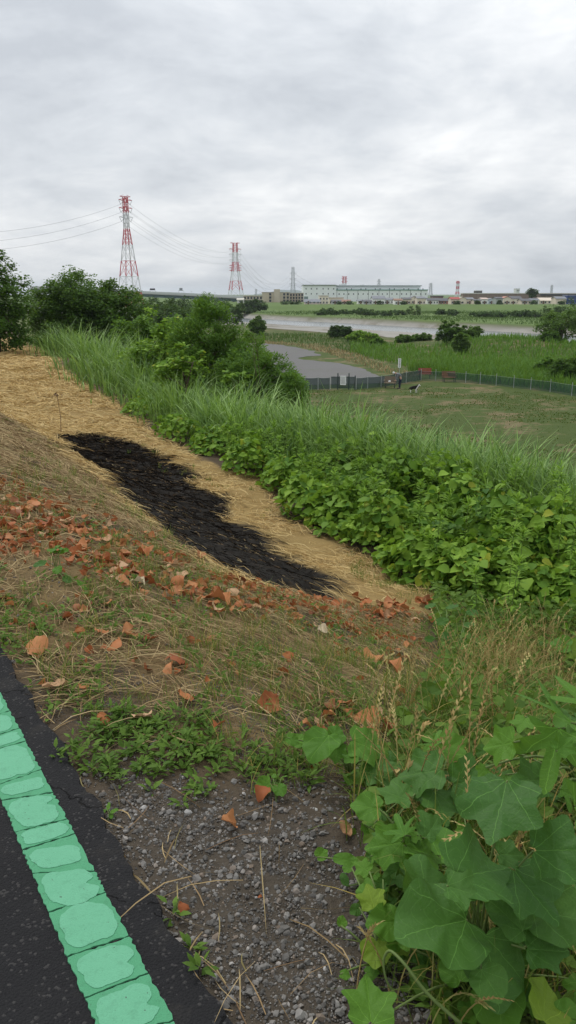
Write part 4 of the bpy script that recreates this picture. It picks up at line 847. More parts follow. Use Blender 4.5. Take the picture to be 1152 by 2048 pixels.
for i_, (px_, du_, rx_, ry_, h_) in enumerate(SECOND):
    mound(f'taller kudzu mound behind the front row, {ORD[i_]} from the right', off(px_, du_ + 0.2), rx_, ry_, h_ * .88, 1700, 540 + i_, parts=70, mat='kudzudark' if i_ % 2 else 'kudzu')
THIRD = [((1150, 1225), 3.1, 1.2, 1.2, .9), ((1000, 1200), 3.3, 1.2, 1.2, .85), ((850, 1180), 3.0, 1.1, 1.2, .85), ((720, 1100), 2.9, 1.1, 1.3, .85)]
for i_, (px_, du_, rx_, ry_, h_) in enumerate(THIRD):
    mound(f'kudzu mound at the foot of the reeds, {ORD[i_]} of the rear row from the right', off(px_, du_), rx_, ry_, h_ * .62, 1600, 560 + i_, parts=30, mat='kudzudark' if i_ % 2 == 0 else 'kudzu')
# reeds behind the kudzu on the right, then the clumps that close the straw on the left
rg = np.random.default_rng(9); k_ = 0
for u_, xs_, lo_ in ((8.9, range(610, 1240, 44), 0.0), (10.6, range(548, 1240, 58), 0.0)):
    for x_ in xs_:
        th_ = math.atan2((x_ - 576) / F_PX, CP + 0.1 * SP); D_m = u_ / math.sin(ANG + th_); X_, Y_ = D_m * math.sin(th_), D_m * math.cos(th_)
        yt_ = np.interp(x_, [540, 600, 700, 800, 900, 1000, 1140, 1240], [790, 790, 808, 832, 860, 880, 915, 940]) + rg.normal() * 9 + (8 if u_ > 10 else 0)
        h_ = float(np.clip(far(x_, yt_, Y_).z - g1(X_, Y_), .5, 1.9)) / 1.02
        reeds(f'tall grass clump above the dog run, {ORD[k_ % 15]} of the {"front" if u_ < 10 else "rear"} row behind the kudzu', (X_, Y_), .95, h_ * 1.08, 460, 600 + k_, 0.032, lean=0.7); k_ += 1
    k_ = 15
for i_, (px_, du_, r_, h_, nb_, w_) in enumerate([((70, 693), 1.8, 2.0, 2.0, 800, .035), ((90, 712), 1.6, 1.8, 2.0, 800, .032), ((130, 742), 1.5, 1.7, 1.95, 800, .03), ((165, 766), 1.4, 1.6, 1.8, 800, .028), ((200, 788), 1.4, 1.5, 1.6, 750, .026), ((130, 742), 4.0, 2.0, 2.1, 600, .03), ((200, 788), 3.4, 1.8, 1.9, 600, .028), ((235, 812), 1.4, 1.2, 1.2, 650, .024),
                          ((275, 846), 1.3, 1.1, 1.3, 700, .02), ((330, 880), 1.35, 1.0, 1.25, 700, .02), ((385, 905), 1.5, 1.0, 1.2, 650, .02), ((300, 860), 2.6, 1.3, 1.45, 600, .02), ((440, 930), 2.3, 0.9, 1.05, 500, .018), ((235, 812), 3.0, 1.4, 1.6, 600, .024), ((490, 945), 2.6, 0.8, 0.95, 400, .018)]):
    reeds(f'silvery reed clump beside the straw berm, {ORD[i_]} of the left clumps', off(px_, du_), r_, h_ * 1.05, int(nb_ * .8), 640 + i_, w_ * 1.5, lean=0.85)
# single arching reeds in front
for i_, px_ in enumerate([(820, 1120), (690, 1060), (900, 1050), (760, 1030)]):
    reeds(f'few arching reed blades poking out of the kudzu, {ORD[i_]} from the front', off(px_, 1.3), 0.22, 0.95, 26, 670 + i_, 0.017, lean=0.9, group='arching reeds in the kudzu')
gp = [(985, 1250, 0.2, .95, True), (1000, 1290, 0.1, .8, True), (935, 1265, 0.1, .6, True), (1065, 1240, .5, .9, True), (1010, 1200, .8, 1.0, True), (1110, 1200, .8, 1.0, True), (930, 1190, .7, .85, True), (860, 1165, .5, .8, True),
      (1040, 1190, 1.9, 1.15, False), (1120, 1180, 2.2, 1.2, False), (960, 1180, 1.9, 1.1, False), (880, 1170, 1.9, 1.1, False), (1080, 1190, 2.9, 1.15, False), (980, 1190, 2.8, 1.1, False), (790, 1150, 1.9, 1.1, False), (1140, 1230, 1.2, 1.0, False),
      (590, 1030, .7, .9, False), (560, 1000, .9, .95, False), (540, 985, .5, .8, False), (510, 960, .6, .85, False), (480, 945, .8, .8, False), (450, 935, .5, .75, False), (600, 1040, 1.6, 1.0, False), (640, 1060, 1.2, .95, False)]
for i_, (x_, y_, du_, h_, p_) in enumerate(gp):
    lab = ['tallest goldenrod shoot standing in front of the kudzu on the right', 'goldenrod shoot just below the tallest one', 'short goldenrod shoot beside the oval-leaved sapling', 'goldenrod shoot right of the tallest one'][i_] if i_ < 4 else \
        (f'narrow-leaved goldenrod shoot on the right thicket, {ORD[i_ - 4]} counting from the front' if i_ < 16 else f'goldenrod shoot beside the burnt patch, {ORD[i_ - 16]} from the near end')
    goldenrod(lab, off((x_, y_), du_), h_ * 1.12 + (.12 if i_ > 3 else 0), 700 + i_, p_, 56 if p_ else 80)

rx_g = random.Random(5); THK = pxpoly([(1300, 1290), (1000, 1240), (860, 1180), (790, 1150), (700, 1085), (590, 1040), (545, 975), (470, 940), (420, 920), (520, 900), (640, 960), (760, 1000), (900, 1040), (1060, 1060), (1300, 1100)])
qg = scatter(np.random.default_rng(6), THK, 3.4)
for i_, (u_, v_) in enumerate(qg):
    X_, Y_ = xy_of(u_, v_); goldenrod('narrow-leaved goldenrod shoot pushing up through the kudzu carpet', (X_, Y_), rx_g.uniform(.6, 1.0), 720 + i_, False, 80)

# ------------------------------------------------------------------ trees and shrubs
def tree(name, label, c, H, crown, nclu, nleaf, lsize, mat, seed, stems=1, tr=0.12, cat='tree', group=None, tmpl=(BROAD_V, BROAD_F), flat=0.75, zb=None, wide=0.8, updir=0.0):
    """crown = list of ellipsoids (dx, dy, dz, rx, ry, rz) relative to the base"""
    rng = np.random.default_rng(seed); rp = Vector((c[0], c[1], g1(c[0], c[1]) if zb is None else zb)); e = empty(name, rp, label=label, cat=cat, group=group)
    cl = []; vol = np.array([k[3] * k[4] * k[5] for k in crown]) ** 0.66; vol = vol / vol.sum()
    for w_, (dx, dy, dz, rx, ry, rz_) in zip(vol, crown):
        m = max(4, int(nclu * 1.5 * w_)); d = rnd_dirs(rng, m); rr = (0.35 + 0.74 * rng.random(m) ** 0.7)[:, None]
        cl.append(np.array([dx, dy, dz]) + d * rr * np.array([rx, ry, rz_]))
    cl = np.concatenate(cl); n = len(cl); per = nleaf // n
    cr = np.repeat(rng.uniform(0.6, 1.35, n), per) * (np.mean([(k[3] + k[5]) / 2 for k in crown]) * 0.36)
    cen = np.mean(cl, 0); o = rng.normal(size=(n * per, 3)); o = nrm(o) * (rng.random((n * per, 1)) ** 0.45) * cr[:, None] * np.array([1, 1, flat])
    P = np.repeat(cl, per, 0) + o; P = P[P[:, 2] > 0.05]; m = len(P)
    outw = nrm(P - cen * np.array([1, 1, 0.8])); nn = outw * 0.55 + np.array([0, 0, 0.65]) + rng.normal(size=(m, 3)) * 0.45
    a = rng.random(m) * 6.283; d = np.stack([np.cos(a), np.sin(a), rng.normal(size=m) * 0.3 - 0.15 + updir], -1) + outw * 0.5
    acc = Acc(); batch(acc, tmpl[0], tmpl[1], P, d, nn, rng.uniform(0.7, 1.3, m) * lsize, wide); acc.obj('crown', M[mat], e, True, True)
    tk = Acc(); top = cl[np.argsort(-cl[:, 2])]
    for s in range(stems):
        b = np.array([rng.normal() * tr * 2 * (stems > 1), rng.normal() * tr * 2 * (stems > 1), -0.15]); tgt = cen * np.array([0.5, 0.5, 1.0]) + rng.normal(size=3) * 0.12 * H * np.array([1, 1, 0.3])
        t = np.linspace(0, 1, 6)[:, None]; pts = b * (1 - t) + tgt * t + np.sin(t * 3.14) * rng.normal(size=3) * 0.03 * H
        tk.tube(pts, np.linspace(tr, tr * 0.5, 6), 7)
        for q in cl[rng.choice(n, min(n, 7), False)]:
            s0 = pts[3 + rng.integers(0, 3)]; t2 = np.linspace(0, 1, 4)[:, None]; tk.tube(s0 * (1 - t2) + q * t2 + np.sin(t2 * 3.14) * np.array([0, 0, 0.05 * H]), np.linspace(tr * 0.4, tr * 0.1, 4), 5)
    tk.obj('trunk', M['bark'], e, smooth=True)
    return e
def fp(x, Y): p = far(x, 600, Y); return (p.x, Y)
L3 = (LANCE_V, LANCE_F)
tree('leafy_tree', 'dark leafy tree cut by the left frame edge', fp(-14, 49), 7.2, [(0, 0, 3.6, 1.9, 2.0, 2.6), (-.9, 0, 5.6, 1.2, 1.4, 1.1), (-2.6, 0, 3.6, 2, 2, 2.9), (.5, -.4, 1.7, 1.7, 1.6, 1.5)], 110, 24000, .15, 'tree', 801, tr=.2)
tree('broad_tree', 'broad rounded tree behind the far end of the straw', fp(166, 58), 6.2, [(0, 0, 4.0, 2.8, 2.6, 1.75), (-2.3, 0, 2.9, 1.9, 2.2, 1.9), (2.3, 0, 2.9, 2.1, 2.2, 1.9), (0.4, -1.2, 1.9, 3.2, 2, 1.7), (-1.4, 0, 4.0, 1.6, 1.6, 1.3)], 170, 44000, .15, 'tree', 802, tr=.24)
tree('broad_tree', 'lower dark tree right of the broad rounded tree', fp(275, 60), 4.2, [(0, 0, 2.2, 2.0, 1.8, 1.8), (1.6, 0, 1.8, 1.7, 1.5, 1.6)], 60, 14000, .15, 'tree', 803, tr=.14)
tree('leafy_bush', 'bright bush between the broad tree and the central thicket', fp(262, 46), 3.0, [(0, 0, 1.8, 1.3, 1.2, 1.4), (1.3, 0, 1.6, 1.2, 1.2, 1.3)], 50, 9000, .14, 'shrub', 812, stems=3, tr=.06, cat='bush')
tree('kudzu_covered_shrub', 'pale green vine-covered shrub left of the big dark shrub', fp(318, 30), 2.9, [(0, 0, 1.7, .9, .9, 1.1), (.9, -.6, 1.3, .9, .8, 1.0), (-.7, 0, 1.0, .8, .7, .9)], 56, 5600, .13, 'kudzu', 804, stems=3, tr=.04, cat='shrub')
tree('willow_shrub', 'big dark shrub with feathery upright sprays in the centre', fp(425, 26.5), 3.4, [(-.1, 0, 2.35, .75, .9, 1.0), (-.75, 0, 1.7, .8, .9, 1.1), (.6, 0, 1.8, .9, .9, 1.2), (.2, -.4, .9, 1.6, 1, 1.0), (-.2, 0, 3.1, .4, .5, .45), (1.2, -.3, .9, .9, .8, 1.0)], 190, 30000, .13, 'shrub', 805, stems=4, tr=.05, cat='shrub', tmpl=L3, wide=1.25, updir=.5)
tree('willow_shrub', 'dark round shrub peering over the right shoulder of the big one', fp(478, 36), 3.6, [(0, 0, 2.3, .85, .9, 1.2), (.1, 0, 1.2, .9, .9, 1.2)], 40, 6000, .12, 'tree', 806, stems=2, tr=.06, cat='shrub')
tree('willow_shrub', 'feathery shrub sloping down beside the grit lot', fp(530, 24.5), 2.3, [(0, 0, 1.15, .8, .8, .95), (.55, 0, .8, .65, .6, .8), (-.6, -.2, 1.0, .8, .7, .9)], 90, 14000, .12, 'shrub', 807, stems=3, tr=.04, cat='shrub', tmpl=L3, wide=1.25, updir=.4)
tree('willow_shrub', 'lowest shrub at the right end of the central thicket', fp(585, 23), 1.4, [(0, 0, .75, .5, .5, .7)], 30, 4200, .11, 'shrub', 808, stems=2, tr=.03, cat='shrub', tmpl=L3, wide=1.3, updir=.3)
tree('sapling', 'thin upright sprig sticking out over the grit lot', fp(518, 23.5), 2.6, [(0, 0, 2.1, .12, .12, .45), (-.3, 0, 2.3, .1, .1, .35)], 12, 420, .10, 'shrub', 809, stems=2, tr=.012, cat='shrub', tmpl=L3, wide=1.2, updir=.8)
tree('kudzu_covered_shrub', 'bright vine leaves hanging on the front of the central thicket', fp(372, 24.2), 2.0, [(0, 0, 1.45, .5, .35, .55), (-.5, 0, 1.2, .45, .35, .5)], 26, 900, .14, 'kudzu', 810, stems=2, tr=.03, cat='shrub')
tree('kudzu_covered_shrub', 'small bright vine leaves below the right shrub', fp(470, 23.5), 1.5, [(0, 0, 1.0, .35, .3, .4)], 12, 220, .13, 'kudzu', 811, stems=1, tr=.02, cat='shrub')
for i_, (x_, yt_, Y_, rx_, mt_, lab) in enumerate([(903, 642, 112, 1.45, 'tree', 'round dark bush on the river terrace, left of a trio'), (942, 652, 118, 1.7, 'treelight', 'pale bush at the back of the terrace trio'), (928, 668, 100, .85, 'treelight', 'small upright pale bush in front of the terrace trio'),
        (1132, 612, 110, 2.9, 'treelight', 'large light green tree at the right edge of the terrace'), (1108, 664, 108, 1.2, 'tree', 'low bush left of the large light green tree'), (682, 650, 138, 1.6, 'farwood', 'spindly dark bush by the gravel bar'), (722, 663, 128, 1.9, 'kudzu', 'vine-covered bush by the gravel bar, middle'), (742, 668, 122, 1.4, 'kudzu', 'vine-covered bush by the gravel bar, right'),
        (514, 634, 150, 1.3, 'treelight', 'olive bush standing alone beside the gravel bar'), (1146, 712, 66, 1.3, 'tree', 'dark bush at the right edge behind the fence'), (1108, 716, 72, 1.0, 'shrub', 'leafy bush behind the right part of the fence'), (760, 686, 118, 1.0, 'shrub', 'low weed bush right of the vine-covered bushes'), (812, 678, 122, 1.2, 'treelight', 'greyish scrub on the bank above the gravel bar, left'), (848, 676, 124, 1.3, 'treelight', 'greyish scrub on the bank above the gravel bar, right')]):
    c_ = fp(x_, Y_); zt = far(x_, yt_, Y_).z; H_ = max(1.0, zt - g1(*c_)); rz_ = H_ * 0.42
    tree('bush' if H_ < 4 else 'leafy_tree', lab, c_, H_, [(0, 0, H_ * .58, rx_, rx_, rz_), (-rx_ * .5, 0, H_ * .4, rx_ * .65, rx_ * .6, H_ * .34), (rx_ * .5, .2, H_ * .42, rx_ * .65, rx_ * .6, H_ * .36)], 50, 6500, .10 + Y_ * .0011, mt_, 830 + i_, stems=2, tr=.05 * rx_, cat='bush' if H_ < 4 else 'tree', group='bushes on the river terrace')
# far bank bushes and the wood under the bridge
i_ = 0
for x_, yt_, Y_, rx_ in [(955, 624, 262, 2.2), (968, 625, 258, 2.6), (985, 624, 262, 2.6), (1000, 626, 257, 2.4), (1030, 622, 262, 2.8), (1045, 621, 262, 2.8), (1060, 621, 262, 2.6), (1072, 627, 258, 2.2), (1098, 612, 262, 3.6), (1108, 613, 258, 3.2), (1140, 598, 230, 4.0),
                     (655, 616, 296, 2.6), (664, 618, 292, 2.4), (715, 616, 296, 2.6), (728, 617, 290, 3.0), (742, 620, 286, 2.6), (796, 620, 290, 2.8), (828, 612, 290, 3.0), (640, 622, 285, 2.0), (690, 620, 300, 2.4), (770, 624, 280, 2.2), (880, 622, 290, 2.0), (905, 620, 280, 2.2)]:
    c_ = fp(x_, Y_); H_ = max(1.6, far(x_, yt_, Y_).z - g1(*c_))
    tree('bush', f'dark bush on the far bank below the houses, {ORD[i_ % 11]} of the {"right" if i_ < 11 else "left"} group', c_, H_, [(0, 0, H_ * .52, rx_, rx_, H_ * .5), (rx_ * .6, 0, H_ * .35, rx_ * .6, rx_ * .6, H_ * .34)], 22, 900, .42, 'farwood' if i_ not in (17, 8) else 'farveg', 860 + i_, stems=1, tr=.12, cat='bush', group='bushes on the far bank') if i_ < 22 else \
        tree('bush', 'dark bush on the far bank below the red-roofed house', c_, H_, [(0, 0, H_ * .52, rx_, rx_, H_ * .5)], 22, 900, .42, 'farwood', 860 + i_, stems=1, tr=.12, cat='bush', group='bushes on the far bank')
    i_ += 1
i_ = 0
for x_, yt_, Y_, rx_ in [(288, 600, 150, 2.8), (305, 598, 230, 4.5), (328, 602, 170, 3.2), (345, 598, 240, 4.6), (362, 597, 250, 4.6), (380, 594, 245, 5.0), (400, 602, 200, 4.0), (335, 612, 120, 2.4), (372, 610, 125, 2.4), (420, 600, 260, 4.0), (440, 600, 280, 4.0), (455, 604, 230, 3.5), (500, 600, 330, 3.0), (512, 601, 330, 3.2), (488, 603, 320, 3.0)]:
    c_ = fp(x_, Y_); H_ = max(2.5, far(x_, yt_, Y_).z - g1(*c_))
    tree('leafy_tree', f'dull green tree in the distant wood under the bridge, {ORD[i_]} from the left', c_, H_, [(0, 0, H_ * .6, rx_, rx_, H_ * .42), (rx_ * .7, 0, H_ * .45, rx_ * .7, rx_ * .7, H_ * .36), (-rx_ * .7, 0, H_ * .42, rx_ * .7, rx_ * .7, H_ * .34)], 40, 2200, .22 + Y_ * .0011, 'farwood', 900 + i_, stems=1, tr=.2, cat='tree', group='trees of the distant wood'); i_ += 1

# grass masses nobody could count
def grass_mass(name, label, poly, dens, h, w, mat, seed, lean=.4, fall=None, seg=3, z0=None):
    rng = np.random.default_rng(seed); q = scatter(rng, poly, dens, fall); P = to3(q, -0.03); n = len(P); a = rng.random(n) * 6.283; acc = Acc()
    if z0 is not None: P[:, 2] += z0
    hh = rng.uniform(*h, n) * (0.7 + 0.6 * fbm(q[:, 0] * .35, q[:, 1] * .35, seed, 3))
    blades(acc, P, hh, np.stack([np.cos(a), np.sin(a)], -1), hh * lean * rng.uniform(.2, 1.3, n), rng.uniform(.6, 1.3, n) * w, seg, rng.uniform(0, .35, n))
    return acc.obj(name, M[mat], kind='stuff', label=label, cat='grass')
PF = lambda pts: [uvh(*p) for p in pts]
grass_mass('lawn_grass', 'worn short grass of the dog run', PF([(560, 781), (790, 779), (860, 768), (931, 772), (1152, 797), (1250, 806), (1330, 960), (1200, 1010), (700, 900), (560, 830)]), 42, (.04, .14), .065, 'lawn', 950, .6, lambda u, v: 0.08 + .92 * sstep(fbm(u * .35, v * .35, 951, 4), .42, .58))
grass_mass('tall_herbs', 'tall dark weeds behind the fence', PF([(815, 744), (870, 752), (931, 762), (1061, 776), (1160, 790), (1300, 800), (1330, 745), (1152, 732), (980, 730), (880, 734)]), 30, (.8, 1.6), .085, 'reedbed', 952, .5)
grass_mass('reed_bed', 'bright green reed bed on the river terrace', PF([(700, 706), (830, 742), (900, 735), (1152, 732), (1400, 745), (1400, 678), (1152, 676), (1010, 678), (940, 690), (860, 700), (800, 694), (700, 688)]), 5.5, (.5, 1.15), .13, 'reedbed', 953, .5)
grass_mass('dry_verge', 'dry straw-coloured verge beside the grit lot', PF([(500, 683), (560, 684), (640, 689), (700, 703), (770, 732), (850, 752), (800, 757), (725, 733), (650, 706), (590, 691), (500, 688)]), 8, (.15, .5), .07, 'thatch', 954, .7)
grass_mass('verge_grass', 'rough green grass between grit lot and gravel bar', PF([(490, 668), (600, 668), (660, 672), (760, 690), (800, 720), (700, 705), (640, 688), (560, 684), (490, 682)]), 4, (.25, .8), .12, 'farveg', 955, .6)
grass_mass('meadow_grass', 'rough meadow of the far bank', [(151, 30), (151, 470), (330, 470), (330, 30)], .95, (.3, .75), .24, 'farveg', 956, .5, lambda u, v: (xy_of(u, v)[1] < 352) * (.2 + .8 * sstep(fbm(u * .05, v * .05, 957, 3), .35, .6)))

# ------------------------------------------------------------------ dog run: fence, gate, benches, sign, person, dog
M['netting'] = (lambda m: m.out(m.n('ShaderNodeMixShader', {0: 0.5, 1: m.n('ShaderNodeBsdfTransparent', {0: (1, 1, 1)}).outputs[0], 2: m.bsdf(m.mix(m.noise(1.5, 3, .6, m.pos()), (0.03, 0.075, 0.07), (0.05, 0.10, 0.09)), 0.8, 0.2)}).outputs[0]))(NT('green_netting'))
M['post'] = plain('fence_post', (0.36, 0.38, 0.37), 0.5, 0.4); M['postdark'] = plain('dark_green_post', (0.03, 0.05, 0.048), 0.5, 0.4)
M['woodred'] = plain('red_wood', (0.30, 0.075, 0.06), 0.7, 0.2, .25, 12); M['woodbrown'] = plain('brown_wood', (0.19, 0.10, 0.065), 0.75, 0.2, .25, 12); M['woodgrey'] = plain('weathered_wood', (0.22, 0.17, 0.12), 0.8, 0.2, .25, 12)
M['white'] = plain('white_paint', (0.78, 0.79, 0.78), 0.6, 0.3, .06); M['ink'] = plain('dark_lettering', (0.05, 0.05, 0.06), 0.7)
M['iron'] = plain('dark_iron', (0.05, 0.05, 0.05), 0.5, 0.4)
def fld(x, y): u, v = uvh(x, y); X, Y = xy_of(u, v); return Vector((X, Y, g1(X, Y)))
M['netdense'] = (lambda m: m.out(m.n('ShaderNodeMixShader', {0: 0.82, 1: m.n('ShaderNodeBsdfTransparent', {0: (1, 1, 1)}).outputs[0], 2: m.bsdf(m.mix(m.noise(1.5, 3, .6, m.pos()), (0.03, 0.06, 0.058), (0.05, 0.085, 0.08)), 0.8, 0.1)}).outputs[0]))(NT('dense_green_netting'))
def build_fence(name, label, pts, h, pr, mat, nethgt=.92, net='netting'):
    P = [fld(*p) for p in pts]; e = empty(name, P[0], label=label, cat='fence')
    for i, p in enumerate(P):
        a = Acc(); q = np.array(p - P[0]); a.tube([q + [0, 0, -.2], q + [0, 0, h]], [pr, pr], 8); a.obj('post', M[mat], e, smooth=False)
    for a_, b_ in zip(P[:-1], P[1:]):
        n = 6; V = []
        for i in range(n + 1):
            t = i / n; q = a_.lerp(b_, t) - P[0]; sag = -.03 * math.sin(math.pi * t)
            V += [(q.x, q.y, g1(*(a_.lerp(b_, t)).xy) - P[0].z + .02), (q.x, q.y, q.z + nethgt + sag)]
        Acc().add(V, np.array([[2 * i, 2 * i + 2, 2 * i + 3, 2 * i + 1] for i in range(n)])).obj('net_panel', M[net], e)
        r = Acc(); A0, B0 = np.array(a_ - P[0]), np.array(b_ - P[0]); r.tube([A0 + [0, 0, nethgt], B0 + [0, 0, nethgt]], [.008, .008], 4); r.obj('top_wire', M['post'], e)
build_fence('netting_fence', 'dark netting fence left of the white gate notice', [(540, 781), (575, 780), (610, 779.5), (636, 779), (660, 779)], 1.0, .03, 'post', .92, 'netdense')
build_fence('netting_fence', 'dark netting fence behind the bending person', [(712, 779), (735, 777), (762, 775), (790, 770), (812, 766), (842, 761)], .95, .025, 'post', .9, 'netdense')
build_fence('netting_fence', 'netting fence with pale posts along the tall weeds on the right', [(842, 761), (871, 762), (931, 766), (960, 768.5), (992, 771.5), (1027, 776), (1061, 780), (1100, 784.5), (1143, 792), (1192, 799), (1245, 807)], 1.0, .022, 'post', .80)
def build_gate():
    A_, B_ = fld(662, 779), fld(710, 779); e = empty('dog_run_gate', A_, label='small gate in the fence with dark posts', cat='gate'); d = np.array(B_ - A_)
    for k, t in (('gate_post', .28), ('gate_post', .74), ('gate_post', 1.0)):
        q = d * t; Acc().tube([q + [0, 0, -.1], q + [0, 0, 1.28 if t < .9 else 1.1]], [.045, .045], 8).obj(k, M['postdark'], e)
    for z in (.15, 1.0): Acc().beam(d * .28 + [0, 0, z], d * .74 + [0, 0, z], .02).obj('gate_rail', M['postdark'], e)
    Acc().beam(d * 0 + [0, 0, 1.0], d * .28 + [0, 0, 1.0], .02).obj('gate_rail', M['postdark'], e)
    for t0, t1 in ((0.0, .28), (.28, .74), (.74, 1.0)):
        a, b = d * t0, d * t1; Acc().add([a + [0, .01, .08], b + [0, .01, .08], b + [0, .01, 1.0], a + [0, .01, 1.0]], np.array([[0, 1, 2, 3]])).obj('net_panel', M['netdense'], e)
    s = empty('gate_notice', A_ + Vector(d * .5) + Vector((0, -.07, 0)), label='white notice board hung on the gate', cat='sign')
    Acc().box((0, 0, .72), (.46, .025, .72)).obj('board', M['white'], s)
    for i in range(7): Acc().box((-.02 if i % 2 else .0, -.0145, .98 - i * .08), (.30 if i % 3 else .36, .006, .022)).obj('text_line', M['ink'], s)
build_gate()
def build_sign():
    p = fld(798, 753); s = empty('sign_post', p, label='narrow white sign with vertical lettering in front of the reeds', cat='sign')
    Acc().tube([(0, 0, -.2), (0, 0, 1.62)], [.03, .03], 8).obj('post', M['post'], s); Acc().box((0, -.05, 1.22), (.26, .03, .82)).obj('board', M['white'], s)
    for i in range(5):
        z = 1.53 - i * .15; a = Acc(); a.box((0, -.069, z + .035), (.12, .006, .022)); a.box((-.03, -.069, z), (.02, .006, .09)); a.box((.035, -.069, z - .02), (.02, .006, .07)); a.box((.0, -.069, z - .045), (.11, .006, .02)); a.obj('character', M['ink'], s)
build_sign()
def bench(label, px, wid, rz, mat, Yoff=0):
    p = fld(*px); e = empty('park_bench', p, rz, label=label, cat='bench')
    for i in range(4): Acc().box((0, .16 + .03 * i, .50 + .115 * i), (wid, .03, .095)).obj('back_slat', M[mat], e)
    for i in range(4): Acc().box((0, -.24 + .115 * i, .42), (wid, .095, .035)).obj('seat_slat', M[mat], e)
    for s in (-1, 1):
        x = s * (wid / 2 - .12)
        Acc().beam((x, -.22, -.02), (x, -.22, .40), .03).obj('leg', M['iron'], e); Acc().beam((x, .17, -.02), (x, .30, .92), .03).obj('leg', M['iron'], e); Acc().beam((x, -.25, .385), (x, .2, .385), .025).obj('seat_rail', M['iron'], e)
        Acc().box((s * wid / 2, -.05, .62), (.06, .44, .03)).obj('armrest', M[mat], e); Acc().beam((s * wid / 2, -.2, .40), (s * wid / 2, -.2, .605), .02).obj('arm_support', M['iron'], e)
    return e, p
bench('red slatted bench outside the fence, left of the brown one', (849, 757), 1.15, R(-8), 'woodred')
bench('brown slatted bench beside the red one at the edge of the weeds', (898, 764), 1.2, R(6), 'woodbrown')
eb, pb = bench('weathered bench in the dog run that the person bends over', (780, 776), .95, R(-14), 'woodgrey')
def build_bag():
    e = empty('bag', pb + Vector((-.06, -.06, .44)), R(20), label='small white bag on the bench seat', cat='bag')
    tv = ICO_V.copy(); tv[:, 2] = np.clip(tv[:, 2], -.7, 1); a = Acc().add(tv * [.16, .11, .11] + [0, 0, .09], np.array(ICO_F)); o = a.obj('pouch', M['white'], e, smooth=True); o.modifiers.new('s', 'SUBSURF').render_levels = 2
    Acc().tube([(-.1, 0, .17), (-.06, 0, .27), (.06, 0, .27), (.1, 0, .17)], .008, 5).obj('handle', M['woodgrey'], e)
build_bag()
def skin(name, verts, edges, radii, mat, parent=None, sub=2, root=0):
    me = bpy.data.meshes.new(name); me.from_pydata(verts, edges, []); me.update(); o = mobj(name, me, mat, parent)
    sk = o.modifiers.new('skin', 'SKIN'); sk.use_smooth_shade = True
    if not me.skin_vertices: me.skin_vertices.new()
    for i, r in enumerate(radii):
        d = me.skin_vertices[0].data[i]; d.radius = r if isinstance(r, tuple) else (r, r); d.use_root = (i == root)
    sb = o.modifiers.new('sub', 'SUBSURF'); sb.levels = sub; sb.render_levels = sub
    return o
